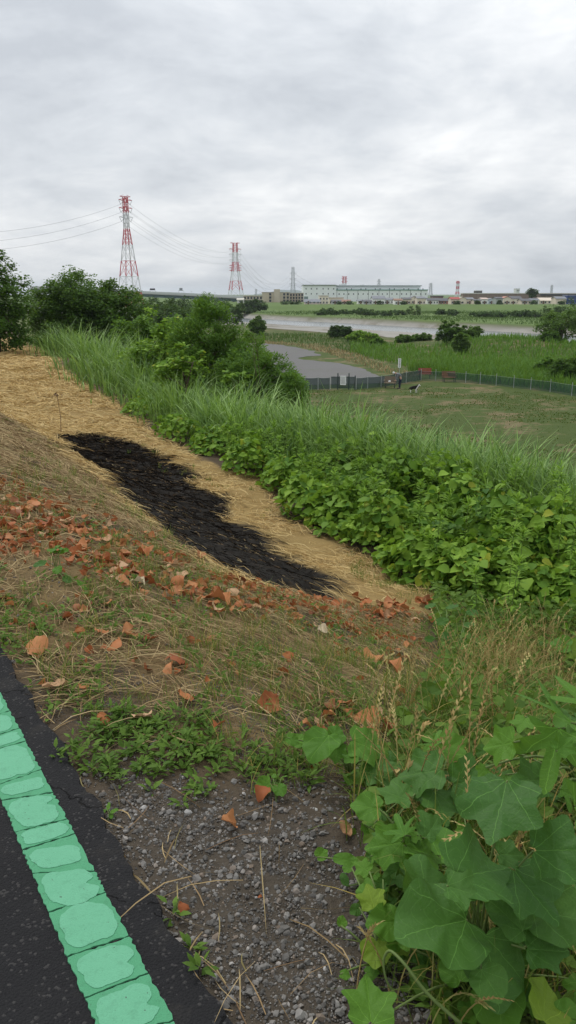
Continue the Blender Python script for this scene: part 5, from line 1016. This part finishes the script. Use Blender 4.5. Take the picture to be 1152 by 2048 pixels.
def build_person():
    p = fld(796, 777.5); k = 1.0
    M['skin'] = plain('skin', (0.46, 0.28, 0.2), .6); M['jacket'] = plain('grey_jacket', (0.17, 0.175, 0.19), .85, .1, .2, 15); M['trousers'] = plain('navy_trousers', (0.025, 0.03, 0.05), .85, .1); M['cap'] = plain('pale_cap', (.62, .63, .62), .8, .1); M['shoe'] = plain('dark_shoe', (.03, .03, .03), .6); M['hair'] = plain('dark_hair', (.03, .028, .025), .7)
    J = {'pel': (.20, 0, .86), 'spi': (.10, 0, 1.06), 'che': (-.08, 0, 1.20), 'nec': (-.24, 0, 1.24), 'hea': (-.34, 0, 1.24), 'crn': (-.42, 0, 1.19)}
    V = [J['pel'], J['spi'], J['che'], J['nec'], J['hea'], J['crn']]; Rr = [(.13, .15), .13, (.15, .17), .055, .095, .08]; E_ = [(0, 1), (1, 2), (2, 3), (3, 4), (4, 5)]
    arm = lambda s: [(-.12, .19 * s, 1.16), (-.10, .21 * s, .90), (-.24 if s < 0 else -.16, .15 * s, .72), (-.29 if s < 0 else -.21, .14 * s, .66)]
    leg = lambda s: [(.19, .09 * s, .80), (.12, .10 * s, .44), (.17 - .1 * (s < 0), .10 * s, .07), (.05 - .1 * (s < 0), .11 * s, .03)]
    for s in (-1, 1):
        b = len(V); V += arm(s); Rr += [.06, .046, .034, .032]; E_ += [(2, b), (b, b + 1), (b + 1, b + 2), (b + 2, b + 3)]
        for f in range(5):      # fingers
            i = len(V); V += [(-.04 + arm(s)[3][0], arm(s)[3][1] + (f - 2) * .014, arm(s)[3][2] - .04)]; Rr += [.009]; E_ += [(b + 3, i)]
        b = len(V); V += leg(s); Rr += [.085, .06, .042, .035]; E_ += [(0, b), (b, b + 1), (b + 1, b + 2), (b + 2, b + 3)]
    body = skin('person', V, E_, Rr, M['skin']); body.location = p; body.rotation_euler = (0, 0, R(4))
    setp(body, label='person in grey jacket, navy trousers and pale cap bending over the bench', cat='person')
    V2 = [J['pel'], J['spi'], J['che'], (-.20, 0, 1.23)]; E2 = [(0, 1), (1, 2), (2, 3)]; R2 = [(.16, .17), (.155, .16), (.17, .19), .085]
    for s in (-1, 1):
        b = len(V2); a = arm(s); V2 += a[:3]; R2 += [.082, .068, .05]; E2 += [(2, b), (b, b + 1), (b + 1, b + 2)]
    skin('jacket', V2, E2, R2, M['jacket'], body)
    V3 = [(.20, 0, .90), (.20, 0, .82)]; E3 = [(0, 1)]; R3 = [(.15, .17), (.14, .165)]
    for s in (-1, 1):
        b = len(V3); l = leg(s); V3 += l[:3]; R3 += [.108, .082, .065]; E3 += [(1, b), (b, b + 1), (b + 1, b + 2)]
    skin('trousers', V3, E3, R3, M['trousers'], body)
    for s in (-1, 1):
        l = leg(s); skin('shoe', [(l[2][0] + .06, l[2][1], .045), (l[3][0], l[3][1], .04), (l[3][0] - .08, l[3][1], .035)], [(0, 1), (1, 2)], [.048, .052, .04], M['shoe'], body)
    skin('hair', [(-.33, 0, 1.22), (-.37, 0, 1.16)], [(0, 1)], [.105, .085], M['hair'], body)
    c = skin('cap', [(-.31, 0, 1.29), (-.40, 0, 1.265), (-.47, 0, 1.20)], [(0, 1), (1, 2)], [.115, .115, .06], M['cap'], body)
build_person()
def build_dog():
    m = NT('collie_coat'); s = m.n('ShaderNodeSeparateXYZ', {0: m.obj()}); n = m.noise(9, 3, .6, m.obj())
    nz = m.math('MULTIPLY', m.math('SUBTRACT', n, .5), .10)
    low = m.math('LESS_THAN', m.math('ADD', s.outputs[2], nz), .215)
    chest = m.math('LESS_THAN', m.math('ABSOLUTE', m.math('SUBTRACT', m.math('ADD', s.outputs[0], m.math('MULTIPLY', m.math('SUBTRACT', s.outputs[2], .42), -.6)), .245)), .05)
    muz = m.math('GREATER_THAN', m.math('ADD', s.outputs[0], nz), .40)
    f = m.math('MAXIMUM', low, m.math('MAXIMUM', chest, muz)); fur = m.noise(60, 3, .7, m.obj())
    c = m.mix(f, m.mix(fur, (.008, .008, .008), (.025, .022, .02)), m.mix(fur, (.6, .58, .54), (.8, .79, .76))); mt = m.out(m.bsdf(c, .85, .15, m.bump(fur, .6, .02)))
    p = fld(828, 785.5)
    V = [(-.20, 0, .40), (-.02, 0, .41), (.16, 0, .41), (.26, 0, .50), (.34, 0, .585), (.43, 0, .56), (.475, 0, .55)]; Rr = [(.095, .115), (.10, .115), (.115, .15), (.08, .095), .078, .042, .028]; E_ = [(i, i + 1) for i in range(6)]
    for s_ in (-1, 1):
        b = len(V); V += [(-.23, .075 * s_, .33), (-.19, .085 * s_, .24), (-.275, .085 * s_, .15), (-.255, .085 * s_, .03), (-.215, .085 * s_, .02)]; Rr += [.075, .05, .03, .024, .024]; E_ += [(0, b), (b, b + 1), (b + 1, b + 2), (b + 2, b + 3), (b + 3, b + 4)]
        b = len(V); q = .03 * s_; V += [(.17, .075 * s_, .31), (.15 + q, .08 * s_, .20), (.175 + q, .08 * s_, .10), (.165 + q, .08 * s_, .025), (.205 + q, .08 * s_, .02)]; Rr += [.06, .036, .027, .023, .023]; E_ += [(2, b), (b, b + 1), (b + 1, b + 2), (b + 2, b + 3), (b + 3, b + 4)]
        b = len(V); V += [(.315, .055 * s_, .65), (.325, .075 * s_, .69)]; Rr += [.026, .010]; E_ += [(4, b), (b, b + 1)]
    b = len(V); V += [(-.30, 0, .41), (-.38, 0, .30), (-.42, 0, .22)]; Rr += [.035, .045, .025]; E_ += [(0, b), (b, b + 1), (b + 1, b + 2)]
    o = skin('dog', V, E_, Rr, mt, sub=2, root=1); o.location = p; o.rotation_euler = (0, 0, R(-12)); setp(o, label='black and white long-haired dog standing on the worn grass', cat='dog')
build_dog()
def build_stake():
    p = at(122, 866); e = empty('dead_stalk', p, label='thin dead stalk standing at the far tip of the burnt patch', cat='stalk')
    k = p.length / F_PX; H_ = 78 * k; Acc().tube([(0, 0, -.05), (.02, 0, H_ * .4), (-.01, 0, H_ * .75), (-.03, 0, H_)], [.010, .008, .006, .004], 6).obj('stem', M['drystem'], e)
    rng = np.random.default_rng(3); n = 12; P = np.array([-.025, 0, H_ * .93]) + rng.normal(size=(n, 3)) * .03; a = Acc(); batch(a, OVAL_V, OVAL_F, P, rnd_dirs(rng, n), rnd_dirs(rng, n), .08); a.obj('dead_leaves', M['drystem'], e)
    p = at(312, 950); Acc().tube([(p.x, p.y, p.z - .05), (p.x + .01, p.y, p.z + .2), (p.x - .01, p.y, p.z + .42)], [.006, .005, .003], 5).obj('charred_stalk', M['char'], label='short charred stalk standing in the burnt patch', cat='stalk')
build_stake()

# ------------------------------------------------------------------ the far bank: houses, warehouse, flats, bridge, pylons
def pmat(c, r=.75): 
    k = 'p%.3f_%.3f_%.3f' % c
    if k not in M: M[k] = plain('paint_' + k, c, r, .2, .1, .4)
    return M[k]
M['glass'] = plain('window_glass', (.035, .045, .055), .15, .5)
YH = 405.0
def house(label, x0, x1, yt, wall, roof, gable='side', Y=YH, base=None, nw=3, dep=7.5, rise=None, cat='house', rz=0.0):
    a, b = far(x0, 606, Y), far(x1, 606, Y); W = b.x - a.x; zb = g1((a.x + b.x) / 2, Y) - .3 if base is None else base
    zt = far((x0 + x1) / 2, yt, Y).z - zb; e = empty('house', ((a.x + b.x) / 2, Y, zb), rz, label=label, cat=cat, group='houses along the far levee')
    rh = (min(1.3, W * .2) if gable != 'flat' else .35) if rise is None else rise; ev = zt - rh; h = W / 2
    if gable == 'front': Acc().add([(-h, 0, 0), (h, 0, 0), (h, dep, 0), (-h, dep, 0), (-h, 0, ev), (h, 0, ev), (h, dep, ev), (-h, dep, ev), (0, 0, zt), (0, dep, zt)], [(0, 1, 5, 8, 4), (1, 2, 6, 5), (2, 3, 7, 9, 6), (3, 0, 4, 7)]).obj('wall', pmat(wall), e)
    elif gable == 'side': Acc().add([(-h, 0, 0), (h, 0, 0), (h, dep, 0), (-h, dep, 0), (-h, 0, ev), (h, 0, ev), (h, dep, ev), (-h, dep, ev), (-h, dep / 2, zt), (h, dep / 2, zt)], [(0, 1, 5, 4), (1, 2, 6, 9, 5), (2, 3, 7, 6), (3, 0, 4, 8, 7)]).obj('wall', pmat(wall), e)
    else: Acc().box((0, dep / 2, ev / 2), (W, dep, ev)).obj('wall', pmat(wall), e)
    t = .14; o = .3
    if gable == 'front':
        r = Acc()
        for s in (-1, 1):
            dx, dz = h + o, (zt - ev) * (h + o) / h
            V = [(0, -o, zt + .03), (0, dep + o, zt + .03), (s * dx, dep + o, zt - dz + .03), (s * dx, -o, zt - dz + .03)]; V += [(x, y, z + t) for x, y, z in V]
            r.add(V, [(0, 1, 2, 3), (7, 6, 5, 4), (0, 3, 7, 4), (1, 0, 4, 5), (2, 1, 5, 6), (3, 2, 6, 7)])
        r.obj('roof', pmat(roof), e)
    elif gable == 'side':
        r = Acc(); hd = dep / 2; dz = (zt - ev) * (hd + o) / hd
        for s in (-1, 1):
            V = [(-h - o, hd, zt + .03), (h + o, hd, zt + .03), (h + o, hd + s * (hd + o), zt - dz + .03), (-h - o, hd + s * (hd + o), zt - dz + .03)]; V += [(x, y, z + t) for x, y, z in V]
            r.add(V, [(0, 1, 2, 3), (7, 6, 5, 4), (0, 3, 7, 4), (1, 0, 4, 5), (2, 1, 5, 6), (3, 2, 6, 7)])
        r.obj('roof', pmat(roof), e)
    else: Acc().box((0, dep / 2, ev + rh / 2), (W + .3, dep + .3, rh)).obj('roof', pmat(roof), e)
    rows = [1.15] if ev < 4.2 else [1.2, ev - 1.2]
    for r_, z in enumerate(rows):
        for i in range(nw):
            x = -h + W * (i + .5) / nw; ww = min(.95, W / nw * .4)
            wd = Acc().box((x, -.01, z), (ww, .12, .8)).obj('window', M['glass'], e); Acc().box((x, -.05, z - .47), (ww + .2, .2, .10)).obj('sill', M['white'], wd)
    Acc().box((-h + W * (.5 / nw + .5 / nw), -.03, 1.0 if False else .95), (.8, .1, 1.9)).obj('door', pmat((.16, .1, .07)), e) if ev < 4.2 and nw > 1 else None
    return e
CR, WH, GY, BG, DK, BR, PK, SL = (.72, .66, .53), (.80, .80, .77), (.45, .46, .46), (.64, .56, .46), (.11, .112, .12), (.25, .15, .11), (.66, .53, .48), (.19, .20, .22)
RD = (.33, .075, .07)
HS = [('low pink house with grey roof at the left end of the row', 609, 640, 599, PK, SL, 'side', 4), ('cream two-storey house with a rooftop tower by the warehouse', 638, 657, 591, CR, (.45, .4, .3), 'flat', 3), ('long cream single-storey building in front of the warehouse', 659, 687, 595, CR, (.4, .33, .26), 'flat', 5), ('grey house tucked under the long cream building', 664, 682, 600, GY, DK, 'side', 3), ('beige house with brown roof right of the grey one', 683, 701, 600, BG, BR, 'side', 3),
      ('tiny white house below the middle of the warehouse', 716, 727, 600, WH, SL, 'side', 2), ('low grey house left of the tall white house', 727, 744, 600, GY, DK, 'side', 3), ('tall white house with slate roof before the warehouse', 745, 770, 592.5, WH, SL, 'side', 4), ('white house half behind the tall slate-roofed one', 768, 787, 596, WH, SL, 'side', 3), ('small white house in the middle of the row', 789, 804, 598, WH, BR, 'side', 2), ('beige house with dark hip roof at the end of the warehouse', 806, 822, 595.5, BG, DK, 'side', 2),
      ('cream house with a steep front gable at the right end of the warehouse', 822, 835, 592.5, CR, SL, 'front', 2), ('grey roofed house joined to the steep gable house', 834, 851, 593.5, BG, SL, 'side', 3), ('white house with dark roof right of the warehouse', 855, 877, 596.5, WH, DK, 'side', 4), ('brick brown house in the row', 876, 900, 597, (.30, .13, .09), DK, 'side', 4), ('house with a bright red roof', 902, 919, 595, BG, RD, 'side', 3), ('large beige gable house beside the red roof', 918, 932, 594.5, CR, (.38, .34, .28), 'front', 1), ('house with broad slate roof right of the beige gable', 932, 947, 595.5, BG, SL, 'side', 2),
      ('low dark roofed house among shrubs', 949, 962, 599, BG, DK, 'side', 2), ('white house with flat top right of the shrubs', 963, 975, 596, WH, (.5, .4, .35), 'side', 2), ('pale blue gable house', 977, 990, 597, (.52, .58, .64), SL, 'front', 2), ('grey green narrow house', 992, 1005, 594.5, (.33, .36, .34), DK, 'side', 2), ('cream gable house with reddish trim', 1007, 1021, 593.5, CR, (.4, .2, .15), 'front', 2), ('big cream house with black roof', 1021, 1043, 593, CR, DK, 'side', 4), ('small dark roofed house right of the big cream one', 1043, 1062, 598, BG, DK, 'side', 3), ('white house behind the round tree', 1062, 1078, 597, WH, SL, 'side', 2),
      ('long cream house with wide eaves', 1079, 1118, 596, CR, BG, 'side', 5), ('house with large slate roof at the right end', 1112, 1132, 593.5, BG, SL, 'side', 2), ('deep blue building at the right edge', 1134, 1165, 590, (.03, .06, .20), (.2, .22, .28), 'flat', 4), ('cream house past the blue building', 1166, 1190, 594, CR, DK, 'side', 3)]
for i_, (l_, a_, b_, t_, w_, r_, g_, n_) in enumerate(HS): house(l_, a_, b_, t_, w_, r_, g_, YH + (i_ % 3) * 7, nw=n_)
house('flat brown block rising behind the white houses', 865, 886, 591.5, (.16, .10, .08), DK, 'flat', 440, nw=4)
house('dark grey rooftop block above the long brown wall', 951, 963, 581, (.10, .09, .09), (.42, .40, .38), 'flat', 600, nw=2, cat='building')
house('slender white tower block on the skyline', 1031, 1037.5, 577, (.62, .63, .62), (.5, .5, .5), 'flat', 640, nw=2, cat='building')
tree('round_tree', 'round tree rising between the far houses', fp(1064, 418), 6, [(0, 0, 5.2, 2.6, 2.5, 2.2)], 26, 1500, .6, 'farwood', 990, tr=.2)
GBX = [955, 1000, 915, 807, 760, 700, 678, 1068, 1125, 572, 590, 500, 520]
for i_, (x_, r_) in enumerate([(955, 1.6), (1000, 1.2), (915, 1.3), (807, 1.4), (760, 1.3), (700, 1.6), (678, 1.2), (1068, 1.5), (1125, 1.6), (572, 2.2), (590, 2.4), (500, 2.5), (520, 2.0)]):
    tree('garden_bush', f'dark garden bush below the far buildings, {ORD[sorted(GBX).index(x_)]} from the left', fp(x_, 400), 1.6, [(0, 0, .8, r_ * 1.2, r_, .9)], 14, 420, .5, 'farwood', 1000 + i_, tr=.08, cat='bush', group='garden bushes by the far buildings')
def build_warehouse():
    Y = 560; zb = g1(*fp(700, Y)) - .5; A_ = far(606, 600, Y); e = empty('warehouse', (0, 0, 0), label='long white warehouse with rows of small square windows and green trim', cat='warehouse')
    X = lambda x: far(x, 600, Y).x; Z = lambda y: far(700, y, Y).z
    wall = pmat((.76, .79, .79)); wall2 = pmat((.64, .69, .69)); trim = pmat((.10, .26, .22)); dark = pmat((.14, .16, .16))
    def bx(x0, x1, y0, y1, z0, z1, nm, mt): return Acc().box(((x0 + x1) / 2, (y0 + y1) / 2, (z0 + z1) / 2), (x1 - x0, y1 - y0, z1 - z0)).obj(nm, mt, e)
    bx(X(606), X(672), Y, Y + 60, zb, Z(570.5), 'wall', wall); bx(X(672), X(855), Y, Y + 60, zb, Z(580), 'wall', wall)
    bx(X(664) + 3, X(843), Y + 6, Y + 55, Z(580.2), Z(571.5), 'upper_wall', wall2); bx(X(671.8), X(855.6), Y - .5, Y + .6, Z(580.5), Z(579), 'ledge', trim)
    bx(X(605.5), X(672.5), Y - .8, Y + 61, Z(570.6), Z(569.6), 'roof_edge', dark); bx(X(670), X(844.5), Y + 5, Y + 56, Z(571.6), Z(570.2), 'roof', pmat((.55, .60, .60))); bx(X(670), X(844.7), Y + 4.4, Y + 5, Z(572.2), Z(571.2), 'roof_edge', dark)
    for x in (612, 622.5, 633.5, 646, 656.5, 667):
        for y in (577.5, 587.5): bx(X(x) - .32, X(x) + .32, Y - .1, Y + .1, Z(y) - .45, Z(y) + .45, 'window', M['glass'])
    for i in range(19):
        x = 678 + i * 9.6; bx(X(x) - .32, X(x) + .32, Y - .1, Y + .1, Z(588) - .45, Z(588) + .45, 'window', M['glass'])
        if i % 3 != 1: bx(X(x - 3) - .3, X(x - 3) + .3, Y + 5.9, Y + 6.1, Z(577.8) - .4, Z(577.8) + .4, 'window', M['glass'])
    for i in range(9): bx(X(673.5 + i * 21) - .1, X(673.5 + i * 21) + .1, Y - .16, Y + .05, zb, Z(580.6), 'downpipe', dark)
    bx(X(608), X(616), Y - .1, Y + .1, Z(601), Z(593), 'loading_door', pmat((.18, .24, .24))); bx(X(683), X(697), Y + 20, Y + 30, Z(570), Z(567.8), 'rooftop_unit', pmat((.5, .52, .52))); bx(X(725), X(734), Y + 20, Y + 30, Z(570.1), Z(568.8), 'rooftop_unit', pmat((.5, .52, .52)))
build_warehouse()
def flats(label, x0, x1, yt, floors, bays, Y, wall, x_tower=None, ytw=None, blank=None):
    zb = g1(*fp((x0 + x1) / 2, Y)) - .4; a, b = far(x0, 600, Y).x, far(x1, 600, Y).x; zt = far((x0 + x1) / 2, yt, Y).z; e = empty('apartment_block', ((a + b) / 2, Y, zb), label=label, cat='building', group='beige flats by the far pylon'); W, H_ = b - a, zt - zb
    Acc().box((0, 6, H_ / 2), (W, 12, H_)).obj('wall', pmat(wall), e); Acc().box((0, 6, H_ + .12), (W + .6, 12.6, .3)).obj('roof', pmat((.42, .39, .34)), e)
    if x_tower: 
        p0, p1 = far(x_tower[0], 600, Y).x - (a + b) / 2, far(x_tower[1], 600, Y).x - (a + b) / 2; zt2 = far(x0, ytw, Y).z - zb; Acc().box(((p0 + p1) / 2, 3, zt2 / 2), (p1 - p0, 8, zt2)).obj('stair_tower', pmat((.50, .44, .35)), e)
    x_lo = -W / 2 if blank is None else far(blank, 600, Y).x - (a + b) / 2
    for f in range(floors):
        for i in range(bays):
            bw = (W / 2 - x_lo) / bays; x = x_lo + bw * (i + .5); z = zt - zb - (f + .55) * (H_ / max(floors, 1)) * .92
            if x_tower and p0 - .5 < x < p1 + .5: continue
            wn = Acc().box((x, -.02, z), (bw * .6, .2, 1.3)).obj('window', M['glass'], e); Acc().box((x, -.2, z - .85), (bw * .85, .5, .35)).obj('balcony', pmat((.46, .41, .33)), wn)
flats('low beige flats beside the second red pylon', 487, 525, 592, 2, 6, 470, (.47, .42, .33)); flats('beige flats with a tall stair tower', 524, 579, 585, 3, 6, 490, (.50, .44, .34), (548, 560), 578.5, 537); flats('pinkish flats right of the stair tower', 579, 607, 586.5, 3, 5, 505, (.48, .40, .33))
house('small pale hut at the foot of the second red pylon', 474, 487, 597, (.55, .55, .52), (.5, .48, .42), 'side', 460, nw=1)
def build_wall():
    Y = 530; a, b = far(926, 600, Y).x, far(1240, 600, Y).x; zb = g1((a + b) / 2, Y) - .5; zt = far(1000, 587.5, Y).z; e = empty('viaduct_wall', ((a + b) / 2, Y, zb), label='long brown viaduct wall with a pale parapet behind the houses', cat='viaduct')
    Acc().box((0, 4, (zt - zb) / 2), (b - a, 8, zt - zb)).obj('wall', pmat((.21, .155, .13)), e); Acc().box((0, 4, zt - zb + .25), (b - a + .4, 8.6, .5)).obj('parapet', pmat((.6, .58, .55)), e)
    for i in range(16): Acc().box((-(b - a) / 2 + (i + .5) * (b - a) / 16, -.15, (zt - zb) / 2), (.5, .3, zt - zb - .05)).obj('pilaster', pmat((.25, .19, .16)), e)
    Acc().box((far(1130, 600, Y).x - (a + b) / 2, -.6, zt - zb - .6), (far(1190, 600, Y).x - far(1090, 600, Y).x, .6, .8)).obj('dark_band', pmat((.06, .06, .065)), e)
build_wall()
def build_bridge():
    Y = 520; P = [far(60, 575, Y), far(278, 585, Y), far(380, 589.5, Y), far(480, 595, Y), far(520, 597, Y)]; e = empty('highway_bridge', (0, 0, 0), label='grey highway bridge descending behind the left trees', cat='bridge')
    con, rail, gird = pmat((.42, .43, .43)), pmat((.52, .54, .55)), pmat((.10, .15, .17))
    d, g, r = Acc(), Acc(), Acc()
    for a, b in zip(P[:-1], P[1:]):
        for acc, o0, o1, y0, y1 in ((d, -.75, .0, 0, 12), (g, -2.6, -.75, 1.5, 10.5), (r, .0, 1.0, 0, .3)):
            V = [(q.x, q.y + y, q.z + z) for q in (a, b) for y in (y0, y1) for z in (o0, o1)]; acc.add(V, [(0, 1, 5, 4), (2, 6, 7, 3), (1, 3, 7, 5), (0, 4, 6, 2), (0, 2, 3, 1), (4, 5, 7, 6)])
    d.obj('deck', con, e); g.obj('girder', gird, e); r.obj('parapet', rail, e)
    def deck(x):
        t = np.interp(far(x, 600, Y).x, [q.x for q in P], [q.z for q in P]); return Vector((far(x, 600, Y).x, Y + 5, t))
    for x in (120, 190, 255, 308, 345, 365, 400, 432, 466):
        q = deck(x); zb = g1(q.x, q.y) - .5; Acc().box((q.x, q.y + 1, (q.z - 2.6 + zb) / 2), (1.2, 6, q.z - 2.6 - zb)).obj('pier', con, e)
    for x, w_, top, pan in ((305, 10, 577.5, 'dark'), (362, 9, 577.5, 'grey')):
        q = deck(x); z1 = far(x, top, Y).z; k = Y / F_PX; s = empty('sign_gantry', (q.x, Y + 2, q.z), label='gantry with a black panel on the bridge' if pan == 'dark' else 'gantry with a square grey panel on the bridge', cat='gantry'); hh = z1 - q.z
        for sx in (-1, 1): Acc().beam((sx * w_ * k * .62, 0, -.05), (sx * w_ * k * .5, 0, hh * .7), .16).obj('leg', rail, s)
        Acc().beam((-w_ * k * .55, 0, hh * .7), (w_ * k * .55, 0, hh * .7), .2).obj('crossbeam', rail, s); Acc().box((0, -.3, hh * .9), ((w_ if pan == 'dark' else 6) * k, .2, (2.8 if pan == 'dark' else 5.0) * k)).obj('panel', pmat((.03, .03, .035)) if pan == 'dark' else pmat((.24, .26, .28)), s)
    for i, x in enumerate((383, 430, 276)):
        q = deck(x); s = empty('lamp_post', (q.x, Y + 1, q.z), label=['lamp post on the bridge right of the grey panel', 'lamp post near the lower end of the bridge', 'lamp post on the bridge beside the first red pylon'][i], cat='lamp post'); Acc().tube([(0, 0, -.05), (0, 0, 2.0)], [.1, .08], 6).obj('pole', rail, s); Acc().box((0, 0, 2.1), (.6, .3, .25)).obj('lamp_head', rail, s)
build_bridge()
RED, WHT, GRS = (.52, .085, .10), (.62, .63, .64), (.36, .38, .40)
def pylon(label, x, ytop, Y, wb, wt, bands, arms, th, rz, arm_half, xb=None, ybase=603, detail=True, waist=.42, panels=3):
    c = far(x, ytop, Y); zb = g1(c.x, Y) - .5; H_ = c.z - zb; e = empty('pylon', (c.x, Y, zb), rz, label=label, cat='pylon', group='lattice pylons on the skyline')
    def wd(t):      # half width at height fraction t
        return np.interp(t, [0, waist, .72, 1.0], [wb, wb * .52, wt * 1.15, wt]) / 2
    n = len(bands); cs = [(1, 1), (-1, 1), (-1, -1), (1, -1)]
    for k, col in enumerate(bands):
        a = Acc(); t0, t1 = k / n, (k + 1) / n; m = panels if n < 5 else (1 if k < n * .45 else 2)
        for j in range(m):
            s0, s1 = t0 + (t1 - t0) * j / m, t0 + (t1 - t0) * (j + 1) / m; w0, w1 = wd(s0), wd(s1)
            for q in range(4):
                (x0, y0), (x1, y1) = cs[q], cs[(q + 1) % 4]
                a.beam((x0 * w0, y0 * w0, s0 * H_), (x0 * w1, y0 * w1, s1 * H_), th); a.beam((x0 * w1, y0 * w1, s1 * H_), (x1 * w1, y1 * w1, s1 * H_), th * .45)
                if detail: a.beam((x0 * w0, y0 * w0, s0 * H_), (x1 * w1, y1 * w1, s1 * H_), th * .4); a.beam((x1 * w0, y1 * w0, s0 * H_), (x0 * w1, y0 * w1, s1 * H_), th * .4)
        a.obj('tower_section', pmat(col), e)
    tips = []
    for t, ins in arms:
        w_ = wd(t); a = Acc(); col = bands[min(n - 1, int(t * n))]
        for s in (-1, 1):
            L_ = arm_half * (.8 if t > .97 else 1)
            for y in (-1, 1): a.beam((s * w_, y * w_, t * H_), (s * L_, 0, t * H_ + .3), th * .6); 
            a.beam((s * w_, 0, t * H_ + H_ * .018), (s * L_, 0, t * H_ + .3), th * .5)
        a.obj('crossarm', pmat(col), e)
        if ins:
            for s in (-1, 1):
                b = Acc(); b.beam((s * arm_half, 0, t * H_ + .2), (s * arm_half * .72, 0, t * H_ - H_ * .036), .12); b.beam((s * w_, 0, t * H_), (s * arm_half * .72, 0, t * H_ - H_ * .036), .12); b.obj('insulator', pmat((.30, .33, .33)), e)
                tips.append((s, t, e.matrix_basis @ Vector((s * arm_half * .72, 0, t * H_ - H_ * .036))))
    return tips
B7 = [RED, WHT, RED, WHT, RED, WHT, RED]
t1 = pylon('tallest red and white lattice pylon behind the left trees', 250, 393, 460, 11.0, 1.9, B7, [(.965, True), (.895, True), (.815, True), (.995, False)], .26, R(38), 3.9)
t2 = pylon('second red and white lattice pylon left of the beige flats', 470, 486, 820, 13.5, 3.6, [WHT, RED, WHT, RED, WHT, RED], [(.89, True), (.80, True), (.70, True), (.60, False), (.56, False), (.515, False), (.995, False)], .36, R(20), 6.2)
t3 = pylon('plain grey lattice pylon over the beige flats', 586, 534, 1250, 8, 3.0, [GRS, GRS, GRS], [(.80, True), (.62, True), (.45, True)], .32, R(15), 5.6)
pylon('red pylon top showing above the warehouse roof', 689, 553, 1500, 10, 5, [RED, WHT, RED], [(.9, False), (.75, False), (.99, False)], .5, R(10), 6.0)
pylon('faint grey pylon behind the middle of the warehouse', 758, 558, 1700, 8, 3, [GRS, GRS], [(.85, False), (.7, False)], .38, R(10), 5)
pylon('faint grey pylon right of the warehouse', 862, 566, 1600, 8, 3, [GRS, GRS], [(.85, False), (.7, False), (.55, False)], .38, R(10), 6)
pylon('small red and white pylon behind the red-roofed house', 916, 562, 1500, 7, 3.5, [WHT, RED, WHT, RED, WHT, RED], [(.9, False), (.72, False)], .5, R(10), 4.5)
pylon('faint grey pylon above the long brown wall', 1104, 570, 1700, 6, 2.5, [GRS, GRS], [(.85, False), (.7, False)], .35, R(10), 4)
pylon('tiny grey pylon just left of the beige flats', 512, 578, 1900, 6, 2.5, [GRS, GRS], [(.85, False), (.7, False)], .4, R(10), 4)
M['wire'] = plain('power_cable', (.34, .35, .36), .6)
def wire(a, b, sag, rad, label):
    t = np.linspace(0, 1, 22)[:, None]; P = np.array(a) * (1 - t) + np.array(b) * t; P[:, 2] -= sag * 4 * (t * (1 - t))[:, 0]
    Acc().tube(P, rad, 4).obj('power_cable', M['wire'], label=label, cat='cable', group='power cables')
LV = {.965: 'upper', .895: 'middle', .815: 'lower', .89: 'upper', .80: 'middle', .70: 'lower', .62: 'middle', .45: 'lower'}
for i_, (s_, t_, p_) in enumerate(t1):
    q_ = t2[i_][2]; wire(p_, q_, 9.0, .055, f'{LV[t_]} {"left" if s_ < 0 else "right"} cable sagging between the two red and white pylons')
    xo = {.965: 437, .895: 457, .815: 474}[t_]
    if s_ < 0:
        a_ = far(-300, xo + 22, 330); wire(p_, a_, 7.0, .075, f'{LV[t_]} cable running off the left frame edge from the tallest pylon')
for i_, (s_, t_, p_) in enumerate(t2): wire(p_, t3[i_][2], 22.0, .09, f'{LV[t_]} {"left" if s_ < 0 else "right"} cable from the second pylon to the grey pylon')
for i_, (s_, t_, p_) in enumerate(t3):
    if s_ > 0: wire(p_, far(760, 566 + i_ * 3, 1700), 22.0, .14, f'faint {LV[t_] if t_ != .80 else "upper"} cable leaving the grey pylon behind the warehouse')
# hills on the horizon
def build_hills():
    m = NT('wooded_hill'); c = m.mix(m.noise(.004, 5, .6, m.pos()), (.05, .09, .06), (.09, .13, .09)); mt = m.out(m.bsdf(c, .9, .1))
    Y = 6500.0; xs = np.linspace(440, 660, 90); rows = []
    prof = np.interp(xs, [440, 480, 520, 545, 568, 600, 625, 660], [600, 592, 587, 583, 579, 581, 586, 600]) + (fbm(xs * .12, xs * 0, 7, 4) - .5) * 3
    for k, f in ((-700, 0.0), (-350, .55), (0, 1.0), (700, 0.0)):
        rows.append([(far(x, 600, Y).x * (1 + k / Y), Y + k, -6 + f * (far(x, y, Y).z + 6)) for x, y in zip(xs, prof)])
    V = np.array(rows).reshape(-1, 3); n = len(xs); q = np.array([[r * n + i, r * n + i + 1, (r + 1) * n + i + 1, (r + 1) * n + i] for r in range(3) for i in range(n - 1)])
    mobj('hills', fast_mesh('hills', V, [q], smooth=True), mt, kind='structure', label='low blue-grey hills on the horizon')
build_hills()
# hazy air
def build_haze():
    m = NT('haze_air'); v = m.n('ShaderNodeVolumePrincipled', {'Color': (.80, .86, .92), 'Density': 0.00012, 'Anisotropy': 0.2}); m.n('ShaderNodeOutputMaterial', {1: v.outputs[0]})
    a = Acc().box((0, 500, 26), (19000, 19000, 72)); a.obj('haze', m.m, kind='stuff', label='thin summer haze over the river plain')
import os
if not os.environ.get('NOHAZE'): build_haze()
